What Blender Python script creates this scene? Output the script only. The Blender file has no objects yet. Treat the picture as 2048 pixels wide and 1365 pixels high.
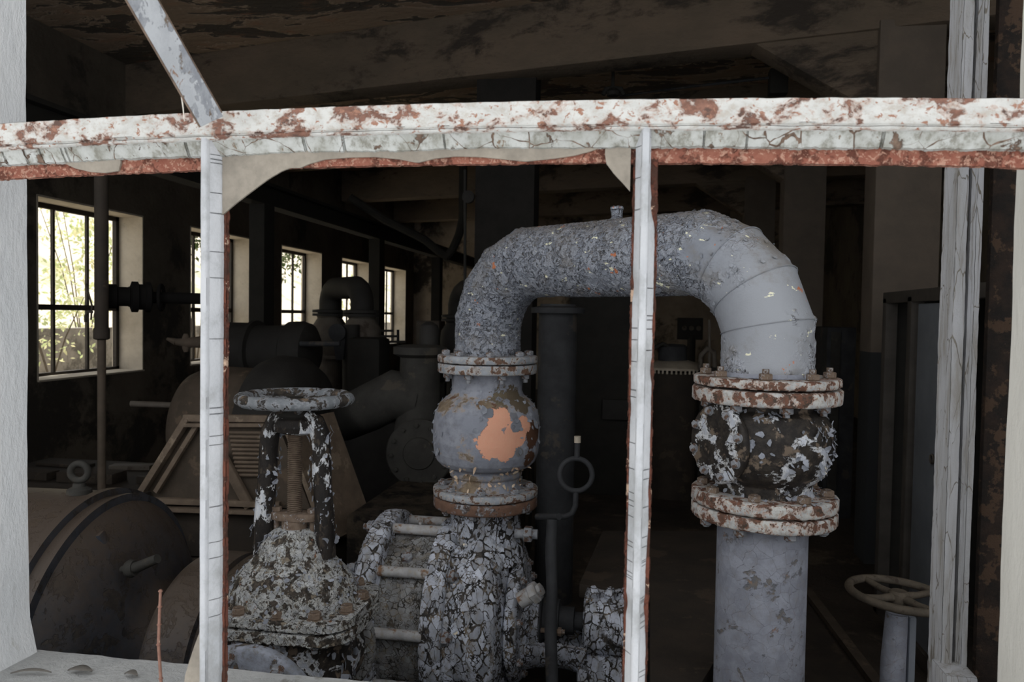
import bpy, bmesh, math, random
from mathutils import Vector, Matrix, noise
R = math.radians
random.seed(7)
SC = bpy.context.scene
COL = SC.collection

# ------------------------------------------------------------------ camera, world, sun, exposure
F = 1536.0
CAMZ = 1.6
cam_d = bpy.data.cameras.new('camera'); cam = bpy.data.objects.new('camera', cam_d); COL.objects.link(cam)
cam_d.sensor_width = 36; cam_d.lens = F / 2048 * 36; cam_d.clip_start = 0.02; cam_d.clip_end = 300
CM = Matrix.Translation((0, 0, CAMZ)) @ Matrix.Rotation(R(9.32), 4, 'Z') @ Matrix.Rotation(R(90 - 1.87), 4, 'X') @ Matrix.Rotation(0.016, 4, 'Z')
cam.matrix_world = CM
cam_d.dof.use_dof = True; cam_d.dof.focus_distance = 1.55; cam_d.dof.aperture_fstop = 10.0
SC.camera = cam

w = bpy.data.worlds.new('sky'); SC.world = w; w.use_nodes = True
bg = w.node_tree.nodes['Background']; bg.inputs[0].default_value = (0.975, 0.985, 1.0, 1); bg.inputs[1].default_value = 1.15
sun_d = bpy.data.lights.new('sun', 'SUN'); sun_d.energy = 5.5; sun_d.color = (1.0, 0.95, 0.88); sun_d.angle = R(2)
sun = bpy.data.objects.new('sun', sun_d); COL.objects.link(sun)
sun.rotation_euler = Vector((0.10, -0.60, -0.85)).to_track_quat('-Z', 'Y').to_euler()
SC.view_settings.view_transform = 'Standard'; SC.view_settings.look = 'None'
SC.view_settings.exposure = 0.45; SC.view_settings.gamma = 1.0; SC.view_settings.use_curve_mapping = False
SC.cycles.use_denoising = True
SC.cycles.max_bounces = 7; SC.cycles.diffuse_bounces = 5; SC.cycles.transparent_max_bounces = 12

# ------------------------------------------------------------------ placing helpers
def P(px, py, d):
    """world point seen at photo pixel (px, py) at view depth d"""
    return CM @ Vector(((px - 1024) / F * d, -(py - 682.5) / F * d, -d))
def ray(px, py):
    return (P(px, py, 1.0) - CM.translation)
def PY(px, py, Y):
    r = ray(px, py); return CM.translation + r * (Y / r.y)
def PX(px, py, X):
    r = ray(px, py); return CM.translation + r * (X / r.x)
def Z(z): return CAMZ + z

# ------------------------------------------------------------------ object helpers
ROOT = {}
def tag(o, label=None, cat=None, group=None, kind=None):
    if label: o['label'] = label
    if cat: o['category'] = cat
    if group: o['group'] = group
    if kind: o['kind'] = kind
    return o
def thing(name, loc, label, cat, group=None, kind=None, rotz=0):
    o = bpy.data.objects.new(name, None); COL.objects.link(o)
    o.location = loc; o.rotation_euler = (0, 0, rotz); o.empty_display_size = 0.1
    ROOT[o] = Matrix.Translation(loc) @ Matrix.Rotation(rotz, 4, 'Z')
    return tag(o, label, cat, group, kind)

def basis(axis):
    a = Vector(axis).normalized()
    h = Vector((0, 0, 1)) if abs(a.z) < .9 else Vector((1, 0, 0))
    u = h.cross(a).normalized(); v = a.cross(u)
    return u, v, a

class MB:
    def __init__(s): s.v = []; s.f = []
    def add(s, vs, fs):
        b = len(s.v); s.v += [Vector(x) for x in vs]; s.f += [tuple(b + i for i in f) for f in fs]; return s
    def box(s, a, b, m=None):
        x0, y0, z0 = a; x1, y1, z1 = b
        vs = [Vector(q) for q in ((x0,y0,z0),(x1,y0,z0),(x1,y1,z0),(x0,y1,z0),(x0,y0,z1),(x1,y0,z1),(x1,y1,z1),(x0,y1,z1))]
        if m: vs = [m @ q for q in vs]
        return s.add(vs, [(0,3,2,1),(4,5,6,7),(0,1,5,4),(1,2,6,5),(2,3,7,6),(3,0,4,7)])
    def bar(s, a, b, wd, th, up=(0, 0, 1), steps=1):
        """rectangular bar from a to b; wd measured across, th along 'up'"""
        a = Vector(a); b = Vector(b); t = (b - a).normalized()
        u = Vector(up); x = t.cross(u).normalized(); y = x.cross(t).normalized()
        vs = []; fs = []
        for i in range(steps + 1):
            c = a.lerp(b, i / steps)
            vs += [c + x*wd/2 + y*th/2, c - x*wd/2 + y*th/2, c - x*wd/2 - y*th/2, c + x*wd/2 - y*th/2]
        for i in range(steps):
            for k in range(4): fs.append((i*4+k, i*4+(k+1)%4, i*4+4+(k+1)%4, i*4+4+k))
        fs += [(3,2,1,0), tuple(steps*4 + k for k in range(4))]
        return s.add(vs, fs)
    def lathe(s, o, axis, prof, seg=48, res=None, sx=1.0, sy=1.0, u=None, caps=True):
        """prof: list of (radius, height along axis)"""
        o = Vector(o); uu, vv, a = basis(axis)
        if u is not None: uu = Vector(u).normalized(); vv = a.cross(uu)
        p = []
        for i in range(len(prof) - 1):
            (r0, h0), (r1, h1) = prof[i], prof[i+1]
            n = max(1, int(math.hypot(r1-r0, h1-h0) / res)) if res else 1
            for k in range(n): p.append((r0 + (r1-r0)*k/n, h0 + (h1-h0)*k/n))
        p.append(prof[-1])
        vs = []; fs = []
        for r, h in p:
            r = max(r, 1e-5)
            for k in range(seg):
                t = 2*math.pi*k/seg
                vs.append(o + a*h + uu*(r*math.cos(t)*sx) + vv*(r*math.sin(t)*sy))
        for i in range(len(p)-1):
            for k in range(seg):
                fs.append((i*seg+k, i*seg+(k+1)%seg, (i+1)*seg+(k+1)%seg, (i+1)*seg+k))
        if caps:
            fs.append(tuple(reversed(range(seg)))); fs.append(tuple((len(p)-1)*seg + k for k in range(seg)))
        return s.add(vs, fs)
    def cyl(s, a, b, r, seg=24, r2=None):
        a = Vector(a); b = Vector(b)
        return s.lathe(a, b-a, [(r, 0), (r if r2 is None else r2, (b-a).length)], seg)
    def tube(s, pts, rad, seg=16, res=None, closed=False, caps=True, sx=1.0):
        """swept tube with mitred joints; rad a number or a list"""
        pts = [Vector(p) for p in pts]; n = len(pts)
        rr = rad if isinstance(rad, (list, tuple)) else [rad]*n
        T = []
        for i in range(n):
            if closed: t = (pts[(i+1)%n] - pts[i-1])
            else:
                t = Vector()
                if i > 0: t += (pts[i]-pts[i-1]).normalized()
                if i < n-1: t += (pts[i+1]-pts[i]).normalized()
            T.append(t.normalized())
        u, v, _ = basis(T[0]); rings = []
        for i in range(n):
            u = (u - T[i]*u.dot(T[i])).normalized(); v = T[i].cross(u)
            ring = []
            # mitre stretch in the bend plane
            st = Vector(); k = 1.0
            if 0 < i < n-1 and not closed:
                d0 = (pts[i]-pts[i-1]).normalized(); d1 = (pts[i+1]-pts[i]).normalized()
                c = d0.dot(T[i]); b = d1 - d0
                if b.length > 1e-6 and c > .3: st = b.normalized(); k = 1/c
            for j in range(seg):
                a = 2*math.pi*j/seg
                q = u*math.cos(a)*rr[i]*sx + v*math.sin(a)*rr[i]
                if k != 1.0: q += st*(q.dot(st))*(k-1)
                ring.append(pts[i] + q)
            rings.append(ring)
        out = []
        for i in range(n-1 if not closed else n):
            a = rings[i]; b = rings[(i+1) % n]
            m = max(1, int((pts[(i+1) % n]-pts[i]).length/res)) if res else 1
            for k in range(m): out.append([a[j].lerp(b[j], k/m) for j in range(seg)])
        if not closed: out.append(rings[-1])
        vs = [q for r_ in out for q in r_]; fs = []; N_ = len(out)
        for i in range(N_ if closed else N_-1):
            i2 = (i+1) % N_
            for k in range(seg): fs.append((i*seg+k, i*seg+(k+1)%seg, i2*seg+(k+1)%seg, i2*seg+k))
        if caps and not closed:
            fs.append(tuple(reversed(range(seg)))); fs.append(tuple((N_-1)*seg+k for k in range(seg)))
        return s.add(vs, fs)
    def torus(s, o, axis, R_, r, seg=64, ms=14, sy=1.0):
        u, v, a = basis(axis); o = Vector(o)
        return s.tube([o + u*R_*math.cos(t) + v*R_*math.sin(t)*sy for t in [2*math.pi*i/seg for i in range(seg)]], r, ms, closed=True)
    def poly(s, pts, thick):
        """flat polygon (points) given a thickness vector"""
        n = len(pts); pts = [Vector(p) for p in pts]; t = Vector(thick)
        fs = [tuple(range(n)), tuple(reversed(range(n, 2*n)))]
        fs += [(i, i+n, (i+1) % n + n, (i+1) % n) for i in range(n)]
        return s.add(pts + [p + t for p in pts], fs)
    def hexnut(s, o, axis, r, h):
        return s.lathe(o, axis, [(r*.86, 0), (r, h*.12), (r, h*.88), (r*.86, h)], 6)
    def build(s, name, mat, parent=None, bevel=0, angle=35, sub=0, M=None):
        if parent is not None: inv = (M or ROOT[parent]).inverted()
        else:
            lo = Vector([min(q[i] for q in s.v) for i in range(3)]); hi = Vector([max(q[i] for q in s.v) for i in range(3)])
            c = Vector(((lo.x+hi.x)/2, (lo.y+hi.y)/2, lo.z)); inv = Matrix.Translation(-c)
        me = bpy.data.meshes.new(name); me.from_pydata([tuple(inv @ q) for q in s.v], [], s.f)
        bm = bmesh.new(); bm.from_mesh(me); bmesh.ops.recalc_face_normals(bm, faces=bm.faces)
        if bevel: 
            es = [e for e in bm.edges if len(e.link_faces) == 2 and e.calc_face_angle(0) > R(40)]
            bmesh.ops.bevel(bm, geom=es, offset=bevel, segments=2, affect='EDGES', profile=.6, clamp_overlap=True)
        bm.to_mesh(me); bm.free()
        me.polygons.foreach_set('use_smooth', [True]*len(me.polygons)); me.set_sharp_from_angle(angle=R(angle))
        me.materials.append(mat)
        o = bpy.data.objects.new(name, me); COL.objects.link(o)
        if parent is None: o.location = c; ROOT[o] = Matrix.Translation(c)
        else: o.parent = parent; ROOT[o] = M or ROOT[parent]
        if sub:
            m = o.modifiers.new('sub', 'SUBSURF'); m.subdivision_type = 'SIMPLE'; m.levels = m.render_levels = sub
        return o
def struct(name, mb, mat, label, cat, **k):
    return tag(mb.build(name, mat, **k), label, cat, kind='structure')
def part(parent, name, mb, mat, **k): return mb.build(name, mat, parent, **k)

_bolt = {}
def bolt(parent, pos, axis, r, stub=.012, mat=None, h=None, name='bolt'):
    """one hex nut with its thread end, shared mesh, standing on pos along axis"""
    key = (round(r, 4), round(stub, 4), mat.name, h)
    if key not in _bolt:
        m = MB(); hh = h or r*.95
        m.lathe((0,0,0), (0,0,1), [(r*1.15,-.001),(r*1.15,.0015)], 20).hexnut((0,0,.0015), (0,0,1), r, hh)
        if stub > 0:
            pr = []; n = 6
            for i in range(n): pr += [(r*.50, hh+stub*i/n), (r*.55, hh+stub*(i+.5)/n)]
            m.lathe((0,0,0), (0,0,1), pr + [(r*.45, hh+stub)], 14)
        t = m.build('bolt_proto', mat); _bolt[key] = t.data; bpy.data.objects.remove(t)
        # mesh origin back to the nut's seat
        me = _bolt[key]; lo = min(v.co.z for v in me.vertices)
        for v in me.vertices: v.co.z -= .001
    o = bpy.data.objects.new(name, _bolt[key]); COL.objects.link(o); o.parent = parent
    q = Vector((0,0,1)).rotation_difference(Vector(axis).normalized()).to_matrix().to_4x4()
    o.matrix_local = ROOT[parent].inverted() @ Matrix.Translation(pos) @ q @ Matrix.Rotation(random.uniform(0, 1), 4, 'Z')
    return o
def bolt_ring(parent, o, axis, rad, n, r, mat, start=0., stub=.012, skip=lambda p: False):
    u, v, a = basis(axis); o = Vector(o)
    for k in range(n):
        t = start + 2*math.pi*k/n
        p = o + u*rad*math.cos(t) + v*rad*math.sin(t)
        if not skip(p): bolt(parent, p, axis, r, stub, mat)

# ------------------------------------------------------------------ materials
GAIN = 1.0
def lin(c):
    return tuple(min(.92, GAIN*v) for v in _lin(c)) + (1,)
def _lin(c):
    return tuple(((x/255)/12.92 if x/255 <= .04045 else ((x/255+.055)/1.055)**2.4) for x in c)
class NT:
    def __init__(s, name):
        s.m = bpy.data.materials.new(name); s.m.use_nodes = True; s.t = s.m.node_tree
        s.b = s.t.nodes['Principled BSDF']; s.out = s.t.nodes['Material Output']
        s.co = s.t.nodes.new('ShaderNodeTexCoord').outputs['Object']
    def _set(s, sock, v):
        if isinstance(v, bpy.types.NodeSocket): s.t.links.new(v, sock)
        elif v is not None: sock.default_value = v
    def noise(s, sc, det=6, rough=.6, vec=None, dist=0., out=0):
        n = s.t.nodes.new('ShaderNodeTexNoise'); n.inputs['Scale'].default_value = sc; n.inputs['Detail'].default_value = det
        n.inputs['Roughness'].default_value = rough; n.inputs['Distortion'].default_value = dist
        s._set(n.inputs['Vector'], vec or s.co); return n.outputs[out]
    def vor(s, sc, feat='F1', vec=None, out=None, rnd=1.):
        n = s.t.nodes.new('ShaderNodeTexVoronoi'); n.feature = feat; n.inputs['Scale'].default_value = sc; n.inputs['Randomness'].default_value = rnd
        s._set(n.inputs['Vector'], vec or s.co); return n.outputs[out] if out else n.outputs[0]
    def math(s, op, a, b=0., c=None, clamp=False):
        n = s.t.nodes.new('ShaderNodeMath'); n.operation = op; n.use_clamp = clamp
        s._set(n.inputs[0], a); s._set(n.inputs[1], b)
        if c is not None: s._set(n.inputs[2], c)
        return n.outputs[0]
    def vm(s, op, a, b=None, sc=None):
        n = s.t.nodes.new('ShaderNodeVectorMath'); n.operation = op; s._set(n.inputs[0], a)
        if b is not None: s._set(n.inputs[1], b)
        if sc is not None: n.inputs['Scale'].default_value = sc
        return n.outputs['Value'] if op in ('LENGTH', 'DOT_PRODUCT') else n.outputs[0]
    def step(s, x, a, b):
        n = s.t.nodes.new('ShaderNodeMapRange'); n.interpolation_type = 'SMOOTHSTEP'; s._set(n.inputs[0], x)
        n.inputs[1].default_value = a; n.inputs[2].default_value = b; return n.outputs[0]
    def mix(s, f, a, b, mode='MIX'):
        n = s.t.nodes.new('ShaderNodeMix'); n.data_type = 'RGBA'; n.blend_type = mode; s._set(n.inputs[0], f)
        s._set(n.inputs[6], a); s._set(n.inputs[7], b); return n.outputs[2]
    def sep(s, v):
        n = s.t.nodes.new('ShaderNodeSeparateXYZ'); s._set(n.inputs[0], v); return n.outputs
    def wob(s, sc, amp, base=None):
        """coordinates wobbled by noise"""
        n = s.noise(sc, 3, .5, base, out=1)
        n = s.vm('SUBTRACT', n, (.5, .5, .5)); n = s.vm('SCALE', n, sc=amp)
        return s.vm('ADD', base or s.co, n)
    def map(s, scale, vec=None):
        return s.vm('MULTIPLY', vec or s.co, scale)
    def finish(s, col, rough=.8, height=None, disp=.001, bump=None, bumpd=.001, metal=0., real=True, spec=.25):
        s._set(s.b.inputs['Base Color'], col); s._set(s.b.inputs['Roughness'], rough); s.b.inputs['Metallic'].default_value = metal
        s.b.inputs['Specular IOR Level'].default_value = spec
        if height is not None and real:
            d = s.t.nodes.new('ShaderNodeDisplacement'); s._set(d.inputs['Height'], height); d.inputs['Midlevel'].default_value = .5
            d.inputs['Scale'].default_value = disp; s.t.links.new(d.outputs[0], s.out.inputs['Displacement']); s.m.displacement_method = 'BOTH'
        elif height is not None: bump, bumpd = height, disp
        if bump is not None:
            b = s.t.nodes.new('ShaderNodeBump'); b.inputs['Distance'].default_value = bumpd; s._set(b.inputs['Height'], bump)
            s.t.links.new(b.outputs[0], s.b.inputs['Normal'])
        return s.m

def peel(name, paint, under, thr=.5, sc=8., crack=0., crw=.05, stretch=(1,1,1), disp=.0012, halo=None, real=True, dirt=None, rough=.75, spots=(), edge=.012, fine=90., tint=.35, dirtamt=.5, crack2=0., freckle=None, dust=None, zband=(), metal_spec=.25):
    """flaking paint: paint layer over an exposed layer, cracked in cells, really raised"""
    n = NT(name)
    co = n.map(stretch)
    wco = n.wob(fine*.35, .012, co)
    m1 = n.noise(sc, 9, .62, co, .4)
    m2 = n.noise(sc*5, 5, .6, wco)
    m = n.math('ADD', m1, n.math('MULTIPLY', n.math('SUBTRACT', m2, .5), .22))
    for (za, zc, amt) in zband:
        z_ = n.sep(n.co)[2]; bnd = n.math('MULTIPLY', n.step(z_, za-.012, za+.012), n.math('SUBTRACT', 1., n.step(z_, zc-.012, zc+.012)))
        m = n.math('SUBTRACT', m, n.math('MULTIPLY', bnd, amt))
    mask = n.step(m, thr-edge, thr+edge)
    cell = None
    if crack:
        wc = n.wob(crack*.9, .55/crack, co)
        dE = n.vor(crack, 'DISTANCE_TO_EDGE', wc); cell = n.vor(crack, 'F1', wc, 'Color')
        wd = n.noise(sc*1.7, 3, .5, co)
        w_ = n.math('MULTIPLY', n.step(wd, .35, .68), crw)
        w_ = n.math('ADD', w_, crw*.12)
        ck = n.math('GREATER_THAN', dE, w_)
        if crack2:
            d2 = n.vor(crack2, 'DISTANCE_TO_EDGE', n.wob(crack2*.8, .7/crack2, co))
            w2 = n.math('MULTIPLY', n.step(n.noise(sc*2.2, 4, .6, co), .46, .66), crw*1.5)
            ck = n.math('MULTIPLY', ck, n.math('GREATER_THAN', d2, w2))
        mask = n.math('MULTIPLY', mask, ck)
    pc = n.mix(n.step(n.noise(sc*1.3, 6, .6, co), .35, .65), lin(paint[0]), lin(paint[1]))
    if cell is not None:
        g = n.math('ADD', n.math('MULTIPLY', n.sep(cell)[0], tint), 1 - tint*.6)
        g3 = n.t.nodes.new('ShaderNodeCombineXYZ'); [n.t.links.new(g, g3.inputs[i]) for i in range(3)]
        pc = n.mix(1., pc, g3.outputs[0], 'MULTIPLY')
    if dirt:
        pc = n.mix(n.math('MULTIPLY', n.step(n.noise(sc*2.6, 8, .7, co), .48, .66), dirtamt), pc, lin(dirt))
    uc = n.mix(n.step(n.noise(sc*3, 7, .7, co), .4, .62), lin(under[0]), lin(under[1]))
    if len(under) > 2: uc = n.mix(n.step(n.noise(sc*1.9, 5, .6, wco), .55, .62), uc, lin(under[2]))
    col = n.mix(mask, uc, pc)
    if halo:
        h = n.math('MULTIPLY', n.step(m, thr-edge*1, thr+edge), n.math('SUBTRACT', 1., n.step(m, thr+edge, thr+edge+.05)))
        col = n.mix(n.math('MULTIPLY', h, .55), col, lin(halo))
    if freckle:
        fk = n.step(n.noise(freckle[0], 6, .65, wco), freckle[1], freckle[1]+.03); col = n.mix(fk, col, lin(freckle[2]))
    if dust:
        g = n.t.nodes.new('ShaderNodeNewGeometry'); nzv = n.sep(g.outputs['Normal'])[2]
        nzv = n.math('ADD', nzv, n.math('MULTIPLY', n.math('SUBTRACT', n.noise(sc*2, 7, .7), .5), .9))
        col = n.mix(n.math('MULTIPLY', n.step(nzv, dust[1], dust[2]), dust[3]), col, lin(dust[0]))
    hgt = mask
    for (c, rad, colr, amp, raised) in spots:
        d = n.vm('LENGTH', n.vm('SUBTRACT', n.co, c))
        d = n.math('ADD', d, n.math('MULTIPLY', n.math('SUBTRACT', n.noise(30, 8, .68, n.wob(50, .012)), .5), amp*2.))
        sm = n.math('SUBTRACT', 1., n.step(d, rad-.0012, rad+.0012))
        sc_ = n.mix(n.noise(70, 4, .6), lin(colr), lin(tuple(x*.92 for x in colr)))
        col = n.mix(sm, col, sc_)
        hgt = n.math('MAXIMUM', hgt, sm) if raised else n.math('MULTIPLY', hgt, n.math('SUBTRACT', 1., sm))
    fb = n.noise(fine, 6, .7)
    hh = n.math('ADD', n.math('MULTIPLY', hgt, .8), n.math('MULTIPLY', m2, .5))
    return n.finish(col, rough, hh, disp, fb, .0012, real=real)

def simple(name, c1, c2, sc=10., rough=.8, bumpd=.002, c3=None, metal=0., t3=.58, stretch=(1,1,1), det=8, spec=.25):
    n = NT(name); co = n.map(stretch)
    col = n.mix(n.step(n.noise(sc, det, .62, co), .32, .68), lin(c1), lin(c2))
    if c3: col = n.mix(n.step(n.noise(sc*.7, 8, .65, n.wob(sc*2, .2/sc, co)), t3, t3+.05), col, lin(c3))
    return n.finish(col, rough, bump=n.noise(sc*4, 8, .7, co), bumpd=bumpd, metal=metal, spec=spec)

M = {}
# front window steelwork
M['rail'] = peel('white_rusty_steel', ((196,196,192),(182,182,178)), ((112,82,70),(134,98,84),(92,72,64)), thr=.43, sc=46, halo=(168,138,122), disp=.0009, dirt=(164,152,138), dirtamt=.5, fine=240, edge=.02, stretch=(.7,1,.95), freckle=(150,.59,(150,112,94)))
M['putty'] = peel('cracked_white_putty', ((180,182,179),(152,153,146)), ((84,70,60),(120,100,86)), thr=.38, sc=30, crack=19, crw=.012, tint=.1, disp=.0009, dirt=(118,116,106), dirtamt=.8, fine=200, stretch=(1,.7,.8), freckle=(110,.64,(120,104,88)))
M['putty_v'] = peel('grey_white_paint', ((186,188,191),(170,173,177)), ((110,100,90),(150,140,130)), thr=.26, sc=14, tint=.06, disp=.0005, dirt=(148,149,148), fine=200, stretch=(.6,.6,.5), dirtamt=.6)
M['redrust'] = peel('red_rust', ((130,80,66),(142,94,78)), ((88,54,44),(104,64,52)), thr=.45, sc=60, disp=.0012, fine=320, edge=.05, freckle=(190,.54,(170,132,114)), rough=.9)
M['mullion_rust'] = peel('dark_red_rust', ((112,68,54),(98,60,48)), ((72,50,42),(84,56,46)), thr=.5, sc=40, disp=.0012, fine=320, edge=.05, freckle=(34,.60,(196,168,146)), rough=.9)
M['stay'] = peel('grey_chipped_stay_paint', ((160,163,166),(148,151,154)), ((118,121,126),(134,137,141),(96,84,72)), thr=.49, sc=38, disp=.0004, fine=260, stretch=(1,1,.5), freckle=(60,.66,(120,92,74)))
M['stay_rust'] = simple('brown_rust_edge', (92,78,68), (128,110,96), 60, .9, .002, (110,64,50))
def glass_mat(name, col, tr):
    n = NT(name); t = n.t
    c = n.mix(n.step(n.noise(9, 7, .65, n.wob(8, .05)), .35, .7), lin(col), lin(tuple(min(255, x*1.16) for x in col)))
    n.finish(c, .35, bump=n.noise(30, 4, .5), bumpd=.0006)
    tb = t.nodes.new('ShaderNodeBsdfTransparent'); mx = t.nodes.new('ShaderNodeMixShader')
    f = n.math('MULTIPLY', n.step(n.noise(26, 8, .7), .3, .75), tr*1.3); t.links.new(f, mx.inputs[0])
    t.links.new(n.b.outputs[0], mx.inputs[1]); t.links.new(tb.outputs[0], mx.inputs[2]); t.links.new(mx.outputs[0], n.out.inputs[0])
    return n.m
M['dirty_glass'] = glass_mat('dirty_glass', (136,129,118), .30)
M['pane'] = glass_mat('clear_pane', (150,150,140), 1.0)
_pn = M['pane'].node_tree; 
for _n in _pn.nodes:
    if _n.type == 'MIX_SHADER':
        for l in list(_n.inputs[0].links): _pn.links.remove(l)
        _n.inputs[0].default_value = .95
# walls
def plaster(name, c1, c2, dark=None, sc=6., stretch=(1,1,1), bd=.004, t=.6, low=None):
    n = NT(name); co = n.map(stretch)
    col = n.mix(n.step(n.noise(sc, 10, .65, co), .3, .7), lin(c1), lin(c2))
    if dark: col = n.mix(n.step(n.noise(sc*.8, 9, .7, n.wob(sc, .6/sc, co)), t, t+.1), col, lin(dark))
    if low:  # (world-height of a dado line relative to the object's base, colour)
        z = n.sep(n.co)[2]; col = n.mix(n.math('LESS_THAN', z, low[0]), col, lin(low[1]))
    return n.finish(col, .9, bump=n.noise(sc*7, 8, .7, co), bumpd=bd)
M['jamb_cool'] = plaster('whitewashed_jamb', (226,228,229), (214,217,219), (188,188,184), 9, (1,1,.5), .0035, .62)
M['jamb_warm'] = plaster('cream_jamb', (222,220,212), (214,212,204), (200,196,186), 7, (1,1,.4), .002, .66)
M['sill'] = plaster('rough_whitewashed_sill', (196,197,196), (178,180,180), (140,138,132), 16, (1,1,1), .006, .58)
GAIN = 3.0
M['wall_dark'] = plaster('dark_plaster', (50,46,41), (66,61,54), (36,34,31), 1.2, (1,1,1), .01, .5)  # dark brown-grey all over, mottled at random
GAIN = 1.15
M['reveal'] = plaster('pale_reveal_plaster', (186,178,164), (160,152,138), (116,106,94), 3.5, (1,1,1), .006, .6)
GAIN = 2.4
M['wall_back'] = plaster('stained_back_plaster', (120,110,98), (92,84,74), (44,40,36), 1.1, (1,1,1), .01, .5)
GAIN = 1.1
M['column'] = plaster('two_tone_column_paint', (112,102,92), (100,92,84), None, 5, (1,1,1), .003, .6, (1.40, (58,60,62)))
GAIN = 1.3
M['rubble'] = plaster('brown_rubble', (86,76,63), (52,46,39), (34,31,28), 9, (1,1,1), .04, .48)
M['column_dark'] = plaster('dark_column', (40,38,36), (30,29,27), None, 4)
GAIN = 1.6
M['beam'] = plaster('stained_beam_concrete', (84,76,66), (100,88,76), (54,49,44), 1.3, (1,1,2.2), .02, .5)
def ceil_mat():
    n = NT('peeling_ceiling'); co = n.map((1, 2.2, 2.2)); wc = n.wob(2.0, .5, co)
    a = n.noise(1.1, 10, .62, wc, .8); b = n.noise(5, 8, .68, wc)
    m = n.math('ADD', a, n.math('MULTIPLY', n.math('SUBTRACT', b, .5), .35))
    col = n.mix(n.step(m, .47, .50), lin((52,48,43)), lin((94,82,70)))
    e = n.math('MULTIPLY', n.step(m, .475, .495), n.math('SUBTRACT', 1., n.step(m, .495, .515)))
    col = n.mix(n.math('MULTIPLY', e, .6), col, lin((128,114,100)))
    col = n.mix(n.math('MULTIPLY', n.step(n.noise(3, 8, .7, co), .52, .7), .6), col, lin((104,74,56)))
    return n.finish(col, .9, bump=m, bumpd=.05)
GAIN = 2.9
M['ceiling'] = ceil_mat()
GAIN = 2.0
M['floor'] = plaster('dirty_floor', (56,50,44), (40,36,32), (74,66,56), 2.2, (1,1,1), .02, .55)
GAIN = 1.0
M['ext_wall'] = plaster('facade_plaster', (190,188,182), (176,174,168), None, 4)
# ironwork
GAIN = 2.1
GREY = ((124,129,138),(106,111,120))
def blister_mat():
    """blistered, plated grey paint; smoother and paler towards one end, dust on top"""
    n = NT('grey_blistered_pipe_paint'); co = n.co
    x = n.sep(co)[0]
    reg = n.math('ADD', n.noise(5, 5, .6), n.math('MULTIPLY', n.step(x, .12, .36), -.30))
    reg = n.math('MAXIMUM', n.step(reg, .26, .44), n.step(n.noise(7, 4, .6, n.vm('ADD', co, (5., 2., 7.))), .53, .60))
    wc = n.wob(40, .016)
    c1 = n.noise(52, 2.5, .45, wc, 1.1); c2 = n.noise(120, 3, .5, wc, .8)
    p1 = n.step(c1, .47, .50); p2 = n.step(c2, .52, .55)
    e1 = n.math('MULTIPLY', n.step(c1, .435, .47), n.math('SUBTRACT', 1., n.step(c1, .47, .50)))
    e2 = n.math('MULTIPLY', n.step(c2, .49, .52), n.math('SUBTRACT', 1., n.step(c2, .52, .55)))
    col = n.mix(n.step(n.noise(14, 7, .65), .35, .65), lin((104,109,118)), lin((88,92,100)))
    col = n.mix(n.step(x, .15, .42), col, lin((118,121,126)))
    col = n.mix(n.math('MULTIPLY', p1, n.math('MULTIPLY', reg, .45)), col, lin((130,134,142)))
    col = n.mix(n.math('MULTIPLY', n.math('ADD', e1, n.math('MULTIPLY', e2, .6)), n.math('MULTIPLY', reg, 1.0)), col, lin((34,34,36)))
    col = n.mix(n.math('MULTIPLY', n.step(n.noise(9, 8, .7), .5, .68), .5), col, lin((96,92,86)))
    sp = n.noise(26, 4, .55, n.map((1, 1, 1.8)))
    col = n.mix(n.step(sp, .675, .685), col, lin((196,176,156)))
    sp = n.noise(19, 5, .6, n.vm('ADD', co, (3., 1., 2.)))
    col = n.mix(n.step(sp, .665, .68), col, lin((146,92,66)))
    g = n.t.nodes.new('ShaderNodeNewGeometry'); nzv = n.sep(g.outputs['Normal'])[2]
    nzv = n.math('ADD', nzv, n.math('MULTIPLY', n.math('SUBTRACT', n.noise(18, 7, .7), .5), .8))
    col = n.mix(n.math('MULTIPLY', n.step(nzv, .45, .95), .7), col, lin((92,84,74)))
    h = n.math('MULTIPLY', n.math('ADD', n.math('MULTIPLY', n.step(c1, .40, .52), .7), n.math('MULTIPLY', n.step(c2, .46, .56), .35)), reg)
    h = n.math('ADD', h, n.math('MULTIPLY', n.noise(30, 5, .6), .35))
    return n.finish(col, .52, h, .0042, n.noise(210, 5, .7), .0009, spec=.35)
M['pipe'] = blister_mat()
M['pipe_smooth'] = peel('pale_grey_pipe_paint', ((118,121,130),(102,105,114)), ((78,80,84),(92,86,80),(110,90,76)), thr=.375, sc=17, crack=30, crw=.006, tint=.12, disp=.0014, dirt=(112,112,114), fine=110, edge=.03, dirtamt=.5)
M['disc'] = peel('grey_disc_paint', ((118,122,132),(100,104,112)), ((60,58,56),(84,78,70),(96,76,62)), thr=.42, sc=26, disp=.0010, fine=200, edge=.03, dirt=(92,90,84), dirtamt=.6)
M['flange'] = peel('grey_rusty_flange', ((124,128,134),(106,110,116)), ((78,60,50),(92,72,60),(54,47,43)), thr=.46, sc=34, disp=.0012, dirt=(150,146,136), fine=220, edge=.02, halo=(160,150,140))
M['flange_pale'] = peel('pale_rusty_flange', ((150,150,147),(128,130,132)), ((90,62,50),(72,56,48),(56,48,42)), thr=.475, sc=38, disp=.0016, dirt=(120,108,94), dirtamt=.7, freckle=(130,.62,(96,66,52)), fine=220, edge=.02, halo=(146,116,98))
M['rust_rim'] = peel('rust_rim', ((80,62,52),(92,70,58)), ((54,45,40),(124,126,130)), thr=.45, sc=30, disp=.0012, fine=260, edge=.03)
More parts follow.
